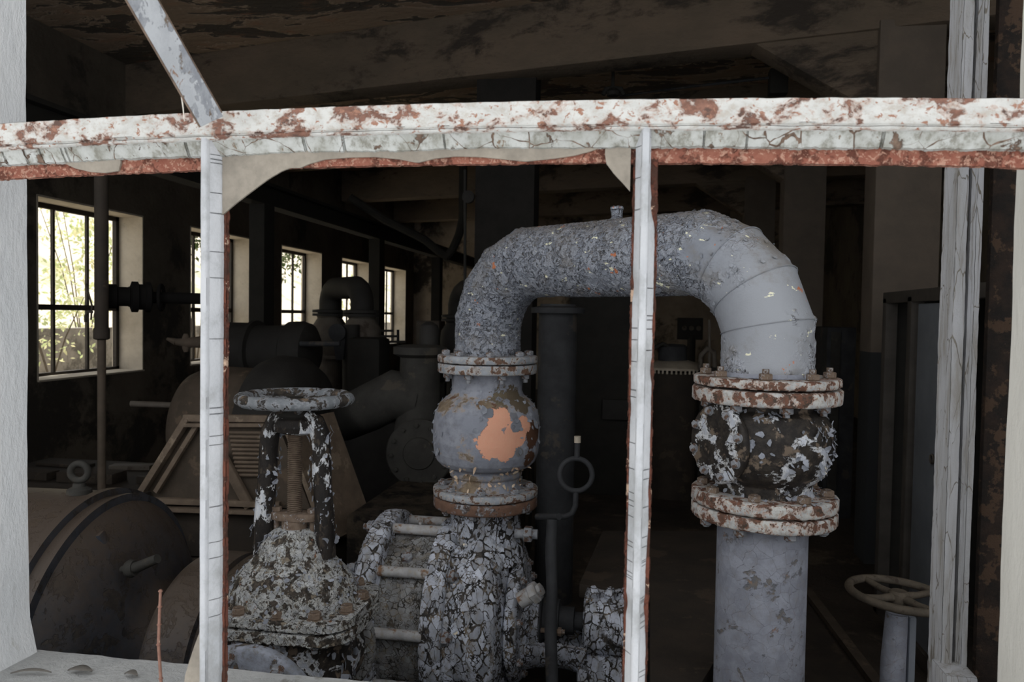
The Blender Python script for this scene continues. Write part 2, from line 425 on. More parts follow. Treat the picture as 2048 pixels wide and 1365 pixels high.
M['black_flake'] = peel('black_valve_flaking', ((146,150,158),(126,130,138)), ((26,24,23),(42,38,34),(84,74,64)), thr=.57, sc=15, disp=.0030, fine=190, edge=.014, halo=(176,180,188), dirt=(118,112,100), crack=26, crw=.035, tint=.2, rough=.5)
M['yoke'] = peel('black_yoke_flaking', ((158,162,168),(136,140,146)), ((24,22,21),(32,29,27),(50,44,38)), thr=.575, sc=24, disp=.0020, fine=190, edge=.012, halo=(178,182,188), stretch=(1,1,.55), crack=30, crw=.035, tint=.25, rough=.55)
M['bonnet'] = peel('flaking_grey_bonnet', ((136,138,140),(114,116,117)), ((34,31,28),(60,54,48),(96,88,76)), thr=.475, sc=32, disp=.0026, fine=190, edge=.02, halo=(160,160,156), dirt=(98,95,88), dirtamt=.8, crack=60, crw=.05, tint=.4, crack2=120, freckle=(60,.66,(104,72,54)))
M['pump'] = peel('crazed_grey_pump_paint', ((152,156,165),(128,132,141)), ((26,25,25),(58,54,50),(92,84,74)), thr=.37, sc=12, crack=30, crw=.085, tint=.6, stretch=(1.25,1.25,.8), crack2=64, freckle=(40,.66,(96,82,66)), disp=.0034, fine=160, edge=.03, dirt=(112,108,102), dirtamt=.7, rough=.6)
M['pump_fine'] = peel('finely_crazed_dirty_paint', ((112,113,114),(96,96,96)), ((36,35,34),(62,57,50),(84,76,64)), thr=.36, sc=14, crack=48, crw=.06, tint=.45, crack2=110, disp=.0022, fine=180, edge=.03, dirt=(100,94,84), dirtamt=.8)
M['rod'] = peel('pale_rusty_rod', ((138,138,138),(122,122,124)), ((104,80,62),(86,74,62)), thr=.42, sc=22, disp=.0005, fine=240, edge=.05, dirt=(128,118,100))
M['bolt'] = peel('bolt_grey', ((116,118,122),(100,102,106)), ((80,62,52),(74,62,54)), thr=.45, sc=50, disp=.0004, fine=300, real=False)
M['bolt_rust'] = peel('bolt_rust', ((78,66,56),(92,80,70)), ((74,60,52),(130,130,130)), thr=.42, sc=50, disp=.0004, fine=300, real=False)
GAIN = 1.5
M['thread'] = simple('rusty_thread', (104,92,80), (84,72,62), 60, .6, .0008, metal=.2)
M['wheel'] = peel('chipped_wheel_paint', ((116,120,124),(96,100,104)), ((44,42,40),(64,58,52),(96,84,72)), thr=.5, sc=22, disp=.0014, fine=240, edge=.02, halo=(140,142,146))
M['drum'] = peel('blue_grey_dusty_iron', ((54,58,65),(45,48,54)), ((34,35,38),(54,52,50)), thr=.46, sc=16, disp=.0012, fine=60, edge=.03, real=False, dust=((74,64,55), -.12, .8, .85), rough=.5)
M['drum_dark'] = simple('dark_iron', (44,43,41), (36,35,34), 5, .7, .004)  # plain dark iron tone, slightly mottled
M['brown'] = simple('brown_dusty_iron', (76,67,58), (64,57,49), 9, .8, .003, (88,76,64))
M['brown_dark'] = simple('dark_brown_iron', (52,46,40), (43,39,35), 7, .8, .003, (62,54,46))
M['brown_light'] = simple('worn_tan_steel', (108,95,82), (92,81,70), 14, .8, .003, (122,109,94))
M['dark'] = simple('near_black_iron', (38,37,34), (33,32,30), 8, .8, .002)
M['dark_grey'] = simple('dark_grey_iron', (50,51,53), (38,39,41), 8, .7, .003, (62,58,54))
M['mid_grey'] = simple('dusty_grey_iron', (54,53,50), (44,43,41), 9, .8, .003, (62,58,52))
M['iron_warm'] = simple('warm_dusty_iron', (90,85,78), (78,72,66), 9, .7, .003, (62,55,49))  # lighter, warmer tone of dusty iron
M['wheel_brown'] = simple('brown_hand_wheel', (72,66,58), (88,80,70), 26, .75, .002, (58,50,44))
M['steel_wood'] = peel('cracked_post_paint', ((150,151,154),(136,136,136)), ((92,88,82),(112,108,100)), thr=.38, sc=16, stretch=(1.6,1.6,.22), crack=40, crw=.02, disp=.0007, fine=170, dirt=(112,106,96), tint=.06)
M['rust_plate'] = simple('dark_rust_plate', (58,48,42), (40,37,35), 45, .9, .004, (82,66,54), t3=.54)
M['cabinet'] = simple('grey_blue_sheet', (112,117,124), (98,102,109), 3, .6, .001, (60,58,56), t3=.66)
M['cabinet_frame'] = simple('dark_cabinet_frame', (74,70,66), (60,57,54), 6, .7, .002)
M['winframe'] = simple('dark_window_steel', (48,44,40), (40,37,34), 20, .7, .001)
M['twig'] = simple('red_brown_twig', (112,84,72), (98,70,60), 90, .6, .0005, (136,112,98))
M['leaf_dry'] = simple('dry_leaf', (98,95,90), (84,80,76), 30, .8, .001)
M['cobweb'] = simple('cobweb', (190,186,176), (170,166,156), 60, .9, 0)
def leafmat(name, c1, c2):
    n = NT(name); oi = n.noise(3, 2); col = n.mix(n.step(oi, .4, .6), lin(c1), lin(c2))
    n.finish(col, .6)
    tb = n.t.nodes.new('ShaderNodeBsdfTranslucent'); mx = n.t.nodes.new('ShaderNodeMixShader'); n.t.links.new(col, tb.inputs[0])
    mx.inputs[0].default_value = .45; n.t.links.new(n.b.outputs[0], mx.inputs[1]); n.t.links.new(tb.outputs[0], mx.inputs[2]); n.t.links.new(mx.outputs[0], n.out.inputs[0])
    return n.m
GAIN = 1.0
M['leaf'] = leafmat('pale_green_leaves', (176,188,136), (204,200,160))
M['leaf_dark'] = leafmat('deep_green_leaves', (58,72,40), (80,90,56))
M['bark'] = simple('bark', (92,82,70), (74,66,56), 10)
M['meadow'] = plaster('dry_sunlit_ground', (216,206,186), (198,188,168), (168,166,138), .8, (1,1,1), .05, .52)
M['stone'] = plaster('grey_stone_wall', (150,144,136), (124,120,112), (96,92,86), 2.5, (1,1,1), .03, .5)
GAIN = 1.6
M['black_iron'] = simple('black_iron', (17,16,15), (14,13,13), 8, .9, .001, spec=.1)
M['porcelain'] = simple('pale_worn_metal', (150,142,128), (128,120,108), 9, .6, .001)
GAIN = 1.5
M['flake'] = simple('paint_flake', (140,144,153), (112,116,124), 40, .6, .0006, (196,186,166), t3=.62)
M['flake_cream'] = simple('cream_paint_flake', (206,190,168), (176,150,126), 40, .7, .0006, (130,90,70), t3=.6)

# flakes of paint curling off a surface
def flakes(parent, pts, size=(.006, .016), mat=None, seed=1, thick=.0006, lift=(.25, .9), name='peeling_paint', off=.0005):
    rnd = random.Random(seed); m = MB()
    for p, nrm in pts:
        u, v, a = basis(nrm); t = rnd.uniform(0, 6.28); u, v = u*math.cos(t)+v*math.sin(t), v*math.cos(t)-u*math.sin(t)
        s = rnd.uniform(*size); k = rnd.uniform(*lift); n = rnd.randint(5, 8); asp = rnd.uniform(.5, 1.)
        ring = []
        for i in range(n):
            an = 2*math.pi*(i + rnd.uniform(-.25, .25))/n; r_ = s*rnd.uniform(.6, 1.1)*.5
            x = math.cos(an)*r_; y = math.sin(an)*r_*asp
            h = k*max(0, x/s+.5)**1.8*s
            ring.append(p + u*x + v*y + a*(h+off))
        cen = p + a*(k*.28*s+off)
        top = [cen] + ring; bot = [q - a*thick for q in top]; N1 = n+1
        fs = [(0, 1+i, 1+(i+1) % n) for i in range(n)] + [(N1, N1+1+(i+1) % n, N1+1+i) for i in range(n)] + [(1+i, N1+1+i, N1+1+(i+1) % n, 1+(i+1) % n) for i in range(n)]
        m.add(top+bot, fs)
    o = part(parent, name, m, mat or M['flake'], angle=50); o['kind'] = 'stuff'
    return o
def lathe_pts(o, axis, prof, n, seed, tr=(0, 2*math.pi), hr=None, test=None, u=None):
    rnd = random.Random(seed); uu, vv, a = basis(axis); o = Vector(o); out = []
    if u is not None: uu = Vector(u).normalized(); vv = a.cross(uu)
    L = [math.hypot(prof[i+1][0]-prof[i][0], prof[i+1][1]-prof[i][1]) for i in range(len(prof)-1)]
    while len(out) < n:
        x = rnd.uniform(0, sum(L)); i = 0
        while x > L[i] and i < len(L)-1: x -= L[i]; i += 1
        f = x/max(L[i], 1e-6); (r0, h0), (r1, h1) = prof[i], prof[i+1]
        r_ = r0+(r1-r0)*f; h = h0+(h1-h0)*f
        t = rnd.uniform(*tr); c, s_ = math.cos(t), math.sin(t)
        nr = (uu*c+vv*s_)*(h1-h0) - a*(r1-r0)
        if nr.length < 1e-6: continue
        p = o + a*h + (uu*c+vv*s_)*r_
        if test and not test(p, t, h): continue
        out.append((p, nr.normalized()))
    return out

# ------------------------------------------------------------------ the building
XL, XR, YB, ZC = -5.0, 3.6, 16.7, 4.0
YF0, YF1 = 0.87, 1.02        # outer and inner face of the front columns
struct('floor', MB().box((XL-.35, YF1-.15, -.2), (XR+.3, YB+.3, 0)), M['floor'], 'dirty concrete floor of the machine hall', 'floor')
# left wall with five openings
WZ0, WZ1, WT = Z(-.62), Z(.955), .34
wins = [(7.14-1.40+2.24*i, 7.14+2.24*i) for i in range(5)]
def wall_with_holes(holes, y0, y1, x0, x1, z0, z1, hz0, hz1):
    m = MB(); y = y0
    for a, b in holes:
        m.box((x0, y, z0), (x1, a, z1)); m.box((x0, a, z0), (x1, b, hz0)); m.box((x0, a, hz1), (x1, b, z1)); y = b
    m.box((x0, y, z0), (x1, y1, z1)); return m
lw = struct('wall_left', wall_with_holes(wins, YF1, YB+.3, XL-WT, XL, 0, ZC, WZ0, WZ1), M['wall_dark'], 'dark left wall pierced by five deep windows', 'wall')
for i, (a, b) in enumerate(wins):   # pale plaster lining of each opening
    m = MB(); e = .012
    m.box((XL-WT, a, WZ1-e), (XL+.003, b, WZ1+.004)); m.box((XL-WT, a, WZ0-.004), (XL+.02, b, WZ0+e))
    m.box((XL-WT, a-.004, WZ0), (XL+.003, a+e, WZ1)); m.box((XL-WT, b-e, WZ0), (XL+.003, b+.004, WZ1))
    r = struct('trim_%d' % (i+1), m, M['reveal'], 'pale plaster reveal around the %s window of the left wall' % ['nearest', 'second', 'third', 'fourth', 'farthest'][i], 'window reveal')
    # steel casement
    wn = thing('window_%d' % (i+2), (XL-WT+.06, (a+b)/2, WZ0+e), 'dark steel casement window, %s in the left wall' % ['nearest', 'second nearest', 'middle one', 'fourth from the front', 'farthest'][i], 'window', kind='structure')
    xf = XL-WT+.06; fr = MB(); z0, z1, y0, y1 = WZ0+e, WZ1-e, a+e, b-e; t = .045
    for bx in (((xf-.02,y0,z0),(xf+.02,y0+t,z1)), ((xf-.02,y1-t,z0),(xf+.02,y1,z1)), ((xf-.02,y0,z0),(xf+.02,y1,z0+t*.6)), ((xf-.02,y0,z1-t),(xf+.02,y1,z1))): fr.box(*bx)
    part(wn, 'window_frame', fr, M['winframe'])
    zm = z0 + (z1-z0)*.40
    for k, yy in enumerate((y0+(y1-y0)*.36, y0+(y1-y0)*.68)):
        part(wn, 'glazing_bar', MB().box((xf-.014, yy-.013, z0), (xf+.014, yy+.013, z1)), M['winframe'])
    part(wn, 'transom_bar', MB().box((xf-.02, y0, zm-.026), (xf+.02, y1, zm+.026)), M['winframe'])
    part(wn, 'glass_pane', MB().box((xf-.002, y0, z0), (xf+.001, y1, z1)), M['pane'])
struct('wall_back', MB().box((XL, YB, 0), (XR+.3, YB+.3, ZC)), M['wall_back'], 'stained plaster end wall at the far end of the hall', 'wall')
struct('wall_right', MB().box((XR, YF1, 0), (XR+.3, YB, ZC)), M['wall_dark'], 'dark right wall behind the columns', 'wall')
struct('ceiling', MB().box((XL-WT, YF0-.1, ZC), (XR+.3, YB+.3, ZC+.3)), M['ceiling'], 'dark concrete ceiling with peeling brown paint', 'ceiling')
# front wall: parapet below the sill, pillars between ribbon windows
m = MB().box((XL-WT, YF0, 0), (XR+.3, YF1, 1.055)); 
struct('wall_front', m, M['ext_wall'], 'low front wall under the broken ribbon window', 'wall')
m = MB().box((XL-WT, YF0-.1, 3.55), (XR+.3, YF1, ZC))
struct('wall_front_lintel', m, M['ext_wall'], 'lintel above the broken ribbon window', 'wall')
sl = MB(); nx, ny = 150, 14   # uneven sill between the two pillars
for j in range(ny+1):
    for i in range(nx+1):
        x = -.92 + 1.38*i/nx; y = .76 + (YF1-.76)*j/ny
        sl.v.append(Vector((x, y + (noise.noise(Vector((x*14, 2, 3)))*.004 if j == ny else 0), 1.081 + noise.noise(Vector((x*9, y*9, 0)))*.003 + noise.noise(Vector((x*40, y*40, 1)))*.0012 - max(0, .85-y)*.2)))
for j in range(ny):
    for i in range(nx):
        q = j*(nx+1)+i; sl.f.append((q, q+1, q+nx+2, q+nx+1))
sl.add([(-.92,.76,1.05),(.46,.76,1.05),(.46,YF1,1.05),(-.92,YF1,1.05)], [(0,3,2,1)])
rim = [i for i in range(nx+1)] ; base = len(sl.v)
for i in range(nx):
    a0 = sl.v[ny*(nx+1)+i]; a1 = sl.v[ny*(nx+1)+i+1]
    sl.add([a0, a1, (a1.x, a1.y, 1.05), (a0.x, a0.y, 1.05)], [(0, 1, 2, 3)])
    a0 = sl.v[i]; a1 = sl.v[i+1]; sl.add([a0, a1, (a1.x, a1.y, 1.05), (a0.x, a0.y, 1.05)], [(0, 1, 2, 3)])
struct('trim_6', sl, M['sill'], 'rough whitewashed sill under the broken front window', 'window sill')
def pillar(name, x0, x1, mat, label, inner):
    """plastered pillar, slightly uneven on its inner edge"""
    m = MB(); n = 90; vs = []
    for i in range(n+1):
        z = 1.05 + 2.5*i/n; j = noise.noise(Vector((z*7, x0, 0)))*.0022 + noise.noise(Vector((z*40, x0, 3)))*.0008
        xa, xb = (x0, x1+j) if inner > 0 else (x0+j, x1)
        fl = max(0, 1.14-z)*.25  # plaster flares into the sill
        if inner > 0: xb += fl
        vs += [(xa, YF0, z), (xb, YF0, z), (xb, YF1-.006, z), (xb-.006*inner if inner > 0 else xb, YF1, z), (xa if inner > 0 else xa+.006, YF1, z), (xa, YF1-(.006 if inner < 0 else 0), z)]
    fs = [(i*6+k, i*6+(k+1) % 6, i*6+6+(k+1) % 6, i*6+6+k) for i in range(n) for k in range(6)]
    fs += [(5,4,3,2,1,0), tuple(n*6+k for k in range(6))]
    m.add(vs, fs); return struct(name, m, mat, label, 'pillar')
pillar('wall_front_left', -1.32, -.9, M['jamb_cool'], 'whitewashed plaster pillar at the left of the broken window', 1)
pillar('wall_front_right', .444, .86, M['jamb_warm'], 'cream plaster pillar at the right of the broken window', -1)
for i, (a, b) in enumerate(((-3.6, -3.1), (2.9, 3.9))):
    struct('wall_front_%s' % ('pier' if i == 0 else 'corner'), MB().box((a, YF0, 1.05), (b, YF1, 3.55)), M['ext_wall'], 'front pier %s the visible bay' % ('left of' if i == 0 else 'right of'), 'pillar')
# ground and slope outside the left wall
gm = MB(); gx, gy = 60, 60
for j in range(gy+1):
    for i in range(gx+1):
        x = -5.4 - 44*i/gx; y = -4 + 90*j/gy
        s = max(0, -x-12.5)
        z = .55 + min(s*.55, 9) + noise.noise(Vector((x*.3, y*.3, 0)))*.25*min(1, s*.4+.2)
        gm.v.append(Vector((x, y, z)))
for j in range(gy):
    for i in range(gx): q = j*(gx+1)+i; gm.f.append((q, q+1, q+gx+2, q+gx+1))
struct('ground_outside', gm, M['meadow'], 'dry sunlit grassy slope outside the left windows', 'ground')
struct('garden_wall', MB().box((-9.6, 4, .4), (-9.2, 40, 1.28)), M['stone'], 'low grey stone wall in the sun outside the left windows', 'wall')

def shrub(loc, h, rad, n, mat, seed, label, leaf=.05, shell=.3, vmin=.0):
    rnd = random.Random(seed); t = thing('shrub', loc, label, 'shrub', 'shrubs outside the left windows')
    m = MB(); L = Vector(loc)
    for k in range(n):
        d = Vector((rnd.gauss(0,1), rnd.gauss(0,1), rnd.gauss(0,1))).normalized()*rnd.uniform(shell, 1)
        lump = 1 + .45*noise.noise(d*2.2 + Vector((seed, 0, 0)))
        p = L + Vector((d.x*rad*lump, d.y*rad*lump, h*(.5*(1+vmin)) + d.z*h*.5*(1-vmin)*lump))
        if noise.noise(p*2.0 + Vector((seed, 5, 5))) < -.12: continue
        u = Vector((rnd.gauss(0,1), rnd.gauss(0,1), rnd.gauss(0,1))).normalized(); v = u.orthogonal().normalized()
        s = leaf*rnd.uniform(.6, 1.3)
        m.add([p-u*s, p+v*s*.4, p+u*s, p-v*s*.4], [(0,1,2,3)])
    part(t, 'foliage', m, mat)
    s = MB()
    for k in range(4):
        a = rnd.uniform(0, 6.28); s.tube([L, L+Vector((math.cos(a)*rad*.3, math.sin(a)*rad*.3, h*.45)), L+Vector((math.cos(a)*rad*.7, math.sin(a)*rad*.7, h*.85))], [.014, .010, .005], 6)
    part(t, 'stem', s, M['bark']); return t
shrub((-6.7, 7.0, .5), 1.9, .5, 420, M['leaf'], 3, 'pale green shrub just outside the nearest left window', .045)
shrub((-8.4, 9.9, .5), 1.5, .6, 420, M['leaf'], 4, 'low pale green shrub by the stone wall beyond the nearest window', .045)
shrub((-11.6, 14.6, .5), 4.2, 1.3, 1500, M['leaf'], 5, 'tall pale shrub on the slope behind the stone wall', .07)
shrub((-7.6, 12.3, .5), 3.9, .8, 1500, M['leaf_dark'], 6, 'dark green shrub seen through the second window', .06, vmin=.45)
shrub((-11.4, 22.5, .5), 4.2, 1.4, 1600, M['leaf_dark'], 8, 'dark leafy shrub seen through the middle window', .08, vmin=.45)
shrub((-11.6, 31., .5), 3.4, 1.5, 1200, M['leaf'], 9, 'leafy shrub seen through the far left windows', .08)

# beams, skewed to the front
ang = math.atan(.234)
def beam_line(y_at):  # centre line through (1.5, y_at)
    return lambda x: y_at - .234*(x-1.5)
for i, y_at in enumerate((5.35, 8.1, 10.9, 13.7)):
    f = beam_line(y_at); m = MB(); zb = Z(1.9); th = .30
    x0, x1 = XL-.1, XR+.1
    vs = [(x0, f(x0), zb), (x1, f(x1), zb), (x1, f(x1)+th, zb), (x0, f(x0)+th, zb), (x0, f(x0), ZC), (x1, f(x1), ZC), (x1, f(x1)+th, ZC), (x0, f(x0)+th, ZC)]
    m.add(vs, [(0,3,2,1),(4,5,6,7),(0,1,5,4),(1,2,6,5),(2,3,7,6),(3,0,4,7)])
    # haunch at the column
    xh = 1.5; m.poly([(xh-.75, f(xh-.75)+.02, zb+.002), (xh+.02, f(xh)+.02, zb-.55), (xh+.02, f(xh)+.02, zb+.002)], (0, .24, 0))
    struct('ceiling_beam' if i == 0 else 'ceiling_beam.%03d' % i, m, M['beam'], 'stained concrete ceiling beam, %s from the front' % ['first', 'second', 'third', 'fourth'][i], 'ceiling beam', bevel=.012)
for i, y in enumerate((5.33, 8.1, 10.9)):
    x0 = 1.5 - (.0, .08, .1)[i]
    struct('column' if i == 0 else 'column.%03d' % i, MB().box((x0, y, 0), (x0+.40, y+.25, Z(1.95))), M['column'], 'square concrete column with a grey painted lower band, %s on the right' % ['nearest', 'second', 'third'][i], 'column', bevel=.008)
# dark column behind the gooseneck pipe
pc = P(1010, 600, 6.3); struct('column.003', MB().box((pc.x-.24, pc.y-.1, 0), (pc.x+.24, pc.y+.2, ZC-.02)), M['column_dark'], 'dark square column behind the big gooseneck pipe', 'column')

# ------------------------------------------------------------------ the broken ribbon window in front
YG = .85
def zb(x):  # top of the transom, slightly bowed
    return Z(.2335 - .032*min(abs(x+.25), .9)**2)
XS, XE = -1.75, 1.35
wf = thing('window_1', (-.25, YG, 1.081), 'broken white steel ribbon window with rusty bars and leftover glass', 'window', kind='structure')
def sweep(n, x0, x1, prof, jit, vertical=None):
    """bar with a closed cross-section; jit(i, t, k, pt) moves profile points; prof pts are (depth, offset)"""
    m = MB(); K = len(prof); vs = []
    for i in range(n+1):
        t = x0 + (x1-x0)*i/n
        for k, q in enumerate(prof):
            d, o = jit(t, k, q)
            vs.append((t, d, zb(t)+o) if vertical is None else vertical(t, d, o))
    fs = [(i*K+k, i*K+(k+1) % K, i*K+K+(k+1) % K, i*K+K+k) for i in range(n) for k in range(K)]
    fs += [tuple(reversed(range(K))), tuple(n*K+k for k in range(K))]
    return m.add(vs, fs)
def nz(*a): return noise.noise(Vector(a))
def jag(t, s=1.):  # ragged edge, mixing slow waves and sharp chips
    return (nz(t*9, s, 0)*.6 + nz(t*60, s, 1)*.5 + nz(t*210, s, 2)*.35)
prof = [(.832,0),(.832,-.004),(.832,-.009),(.832,-.014),(.832,-.019),(.832,-.0245),(.8345,-.0265),(.864,-.0265),(.864,0)]
part(wf, 'transom_rail', sweep(1700, XS, XE, prof, lambda t, k, q: (q[0]+(nz(t*35, k*.9, 4)*.0009 if k < 6 else 0), q[1] + (nz(t*50, 1, 7)*.0006 if k in (0, 8) else 0))), M['rail'], angle=60)
prof = [(.8335,-.0262),(.8318,-.0282),(.8335,-.0305),(.8400,-.0308),(.864,-.0308),(.864,-.0262)]
part(wf, 'bead', sweep(1500, XS, XE, prof, lambda t, k, q: (q[0], q[1]+nz(t*30, k, 9)*.0007 if k < 4 else q[1])), M['rail'], angle=60)
crk = set(random.Random(5).sample(range(2600), 46))
def pj(t, k, q):
    d, o = q; i = int((t-XS)/(XE-XS)*2600)
    if k in (2, 3, 4):
        o += jag(t, 3)*.0030 - .0004
    if k < 4:
        d += nz(t*120, k, 5)*.0006
        if i in crk: d += .003; 
        if i in crk and k >= 2: o += .0025
    return (d, o)
prof = [(.8395,-.0300),(.8425,-.0360),(.8490,-.0455),(.8510,-.0460),(.8560,-.0460),(.8560,-.0300)]
part(wf, 'putty', sweep(2600, XS, XE, prof, pj), M['putty'], angle=30)
prof = [(.8562,-.0300),(.8562,-.040),(.8560,-.046),(.8560,-.052),(.8560,-.0575),(.8575,-.0618),(.8625,-.0620),(.8625,-.0300)]
part(wf, 'rusty_flange', sweep(1700, XS, XE, prof, lambda t, k, q: (q[0]+(nz(t*90, k*1.3, 2)*.0012 if k < 6 else 0), q[1]+(jag(t, 8)*.0011 if k in (4,5,6) else 0))), M['redrust'], angle=50)

def mullion(xc, seed, wl, wr, fl, fr, zend=1.083):
    """T-bar mullion: rib with putty on both sides (wl, wr wide), rusty flange fl, fr wide behind"""
    z0, z1 = zend, zb(xc)-.029
    V = lambda t, d, o: (xc+o, d, t)
    prof = [(.8330,-.0035),(.8318,0),(.8330,.0035),(.838,.0045),(.858,.0045),(.858,-.0045),(.838,-.0045)]
    part(wf, 'mullion_rib', sweep(500, z0, z1, prof, lambda t, k, q: (q[0], q[1]+nz(t*20, k, seed)*.0004), V), M['putty_v'], angle=60)
    for sgn, wd in ((-1, wl), (1, wr)):
        ck = set(random.Random(seed+sgn).sample(range(1400), 26))
        def j(t, k, q):
            d, o = q; i = int((t-z0)/(z1-z0)*1400)
            if k in (2, 3, 4):
                chip = max(0, nz(t*4.2, seed*3+sgn, 0)-.18)*.016 + max(0, nz(t*23, seed+sgn, 4)-.25)*.006
                o -= sgn*(chip + (jag(t, seed+sgn)*.0007))
            if k < 3: d += nz(t*80, k, seed+sgn)*.0004
            if i in ck and k < 4: d += .003; o -= sgn*.0012*(k > 1)
            return (d, o)
        prof = [(.8372, sgn*.0040), (.8405, sgn*wd*.5), (.8480, sgn*wd*.96), (.8500, sgn*wd), (.8555, sgn*wd), (.8555, sgn*.0040)]
        part(wf, 'putty', sweep(1400, z0, z1, prof, j, V), M['putty_v'], angle=30)
    prof = [(.8558,-fl),(.8556,-fl*.6),(.8556,fr*.6),(.8558,fr),(.8600,fr+.0004),(.8620,fr),(.8620,-fl),(.8600,-fl-.0004)]
    part(wf, 'rusty_flange', sweep(900, z0, z1, prof, lambda t, k, q: (q[0]+nz(t*90, k, seed)*.0008, q[1]+(jag(t, seed+q[1]*100)*.0008)), V), M['mullion_rust'], angle=50)
mullion(-.505, 11, .0115, .0125, .0108, .0158)
mullion(.004, 17, .0105, .0115, .0130, .0135)
mullion(-1.014, 23, .0115, .0125, .0135, .0150)
mullion(.516, 29, .0115, .0125, .0135, .0150)
part(wf, 'bottom_rail', MB().box((XS, .835, 1.056), (XE, .862, 1.0835)), M['rail'])
# leftover glass
def shard(pts, name='glass_shard'):
    m = MB().poly([PY(x, y, .8512) for x, y in pts], (0, .0028, 0))
    return part(wf, name, m, M['dirty_glass'])
shard([(443,300),(443,430),(447,428),(470,408),(500,385),(535,359),(562,343),(580,336),(600,336),(618,328),(650,319),(700,315),(750,314),(800,319),(830,325),(838,325),(870,317),(910,313),(960,314),(1010,319),(1050,323),(1062,322),(1110,317),(1150,311),(1180,303),(1200,296),(1200,284),(800,286)])
shard([(1211,285),(1210,310),(1213,328),(1228,348),(1244,365),(1260,383),(1262,285)])
shard([(110,312),(125,325),(150,337),(180,344),(210,346),(230,343),(237,342),(241,325),(240,312)])
shard([(412,1240),(398,1268),(388,1295),(378,1325),(370,1352),(364,1400),(412,1400)])
# cobweb under the stay, and the stay itself
a, b = P(262, -40, .78), P(424, 243, .845)
st = thing('window_stay', b, 'grey chipped flat steel stay rising diagonally from the rusty transom', 'window stay')
dirv = (a-b).normalized(); a = b + dirv*.42
vw = (b - CM.translation).normalized(); sidev = dirv.cross(vw).normalized()
part(st, 'stay_bar', MB().bar(b, a, .0265, .004, up=vw, steps=160), M['stay'])
sgn = 1 if (CM.inverted() @ (b+sidev)).x < (CM.inverted() @ b).x else -1
part(st, 'folded_edge', MB().bar(b+sidev*sgn*.0142+vw*.006, a+sidev*sgn*.0142+vw*.006, .0025, .014, up=vw, steps=60), M['stay_rust'])
part(st, 'folded_edge', MB().bar(b-sidev*sgn*.0138+vw*.008+dirv*.004, a-sidev*sgn*.0138+vw*.008, .002, .016, up=vw, steps=60), M['stay_rust'])
cw = MB(); q = P(362, 180, .83)
cw.tube([q, q+Vector((.001, 0, -.008)), q+Vector((.002, .001, -.020)), q+Vector((.004, 0, -.034))], [.0011, .0010, .0006, .0003], 5)
part(st, 'cobweb', cw, M['cobweb'])

# ------------------------------------------------------------------ post and rusty plate behind the right pillar
def rpost():
    top = P(1955, 0, 1.12); X0 = top.x
    t = thing('window_post', (X0, top.y, .0), 'cracked grey-white painted timber post just left of the right pillar', 'post')
    def strip(pxl, pxr, d, th, nm, mat, zlo=0., seed=0):
        a = P(pxl, 0, d); c = P(pxr, 0, d); n = 500; z1 = 3.5; vs = []
        for i in range(n+1):
            z = zlo + (z1-zlo)*i/n
            w1 = nz(z*6, seed, 0)*.0012 + nz(z*45, seed, 1)*.0008 + nz(z*160, seed, 1)*.0004; w2 = nz(z*6, seed+4, 0)*.001 + nz(z*50, seed+4, 1)*.0007
            vs += [(a.x+w1, a.y, z), (c.x+w2, c.y, z), (c.x+w2, c.y+th, z), (a.x+w1, a.y+th, z)]
        fs = [(i*4+k, i*4+(k+1) % 4, i*4+4+(k+1) % 4, i*4+4+k) for i in range(n) for k in range(4)] + [(3,2,1,0), tuple(n*4+k for k in range(4))]
        return part(t, nm, MB().add(vs, fs), mat, angle=50)
    strip(1928, 1950, 1.10, .05, 'post_board', M['steel_wood'], 0, 1)
    strip(1956, 1963, 1.105, .045, 'post_board', M['steel_wood'], 0, 2)
    strip(1969, 1980, 1.095, .05, 'post_board', M['steel_wood'], 0, 3)
    m = MB(); c = P(1925, 1350, 1.10); n = 10
    m.box((c.x-.026, c.y-.012, c.z-.09), (c.x+.016, c.y+.045, c.z+.002)); part(t, 'post_foot', m, M['steel_wood'], bevel=.004, sub=0)
    a = P(1985, 400, 1.15); c = P(2040, 400, 1.15)
    pl = MB().box((a.x, a.y+.0, 0), (c.x+.03, a.y+.012, 3.5))
    tag(pl.build('rusty_plate', M['rust_plate']), 'dark rusted steel plate standing between timber post and cream pillar', 'steel plate')
rpost()

# ------------------------------------------------------------------ gooseneck pipe with its valves
PL = P(975, 725, 2.6); PR = P(1532, 765, 1.87)
PL = Vector((PL.x, PL.y, 0)); PR = Vector((PR.x, PR.y, 0))
TUBE = .1085
def goose_path(A, B, zA, zB, zt, r, n=4):
    u = (B-A).normalized(); half = 90/n/2
    pts = [Vector((A.x, A.y, zA))]
    c = Vector((A.x, A.y, zt-r)) + u*r
    for k in range(n):
        th = R(half + 2*half*k); rr = r/math.cos(R(half))
        pts.append(c - u*math.cos(th)*rr + Vector((0,0,1))*math.sin(th)*rr)
    c = Vector((B.x, B.y, zt-r)) - u*r
    for k in reversed(range(n)):
        th = R(half + 2*half*k); rr = r/math.cos(R(half))
        pts.append(c + u*math.cos(th)*rr + Vector((0,0,1))*math.sin(th)*rr)
    pts.append(Vector((B.x, B.y, zB))); return pts
pth = goose_path(PL, PR, Z(-.125), Z(-.130), Z(.171), .235)
gp = thing('gooseneck_pipe', PL.lerp(PR, .5)+Vector((0,0,Z(-.157))), 'large grey blistered gooseneck pipe arching between two flanged valves', 'pipe')
part(gp, 'pipe_bend', MB().tube(pth, TUBE, 200, res=.0042, caps=False), M['pipe'], angle=60)
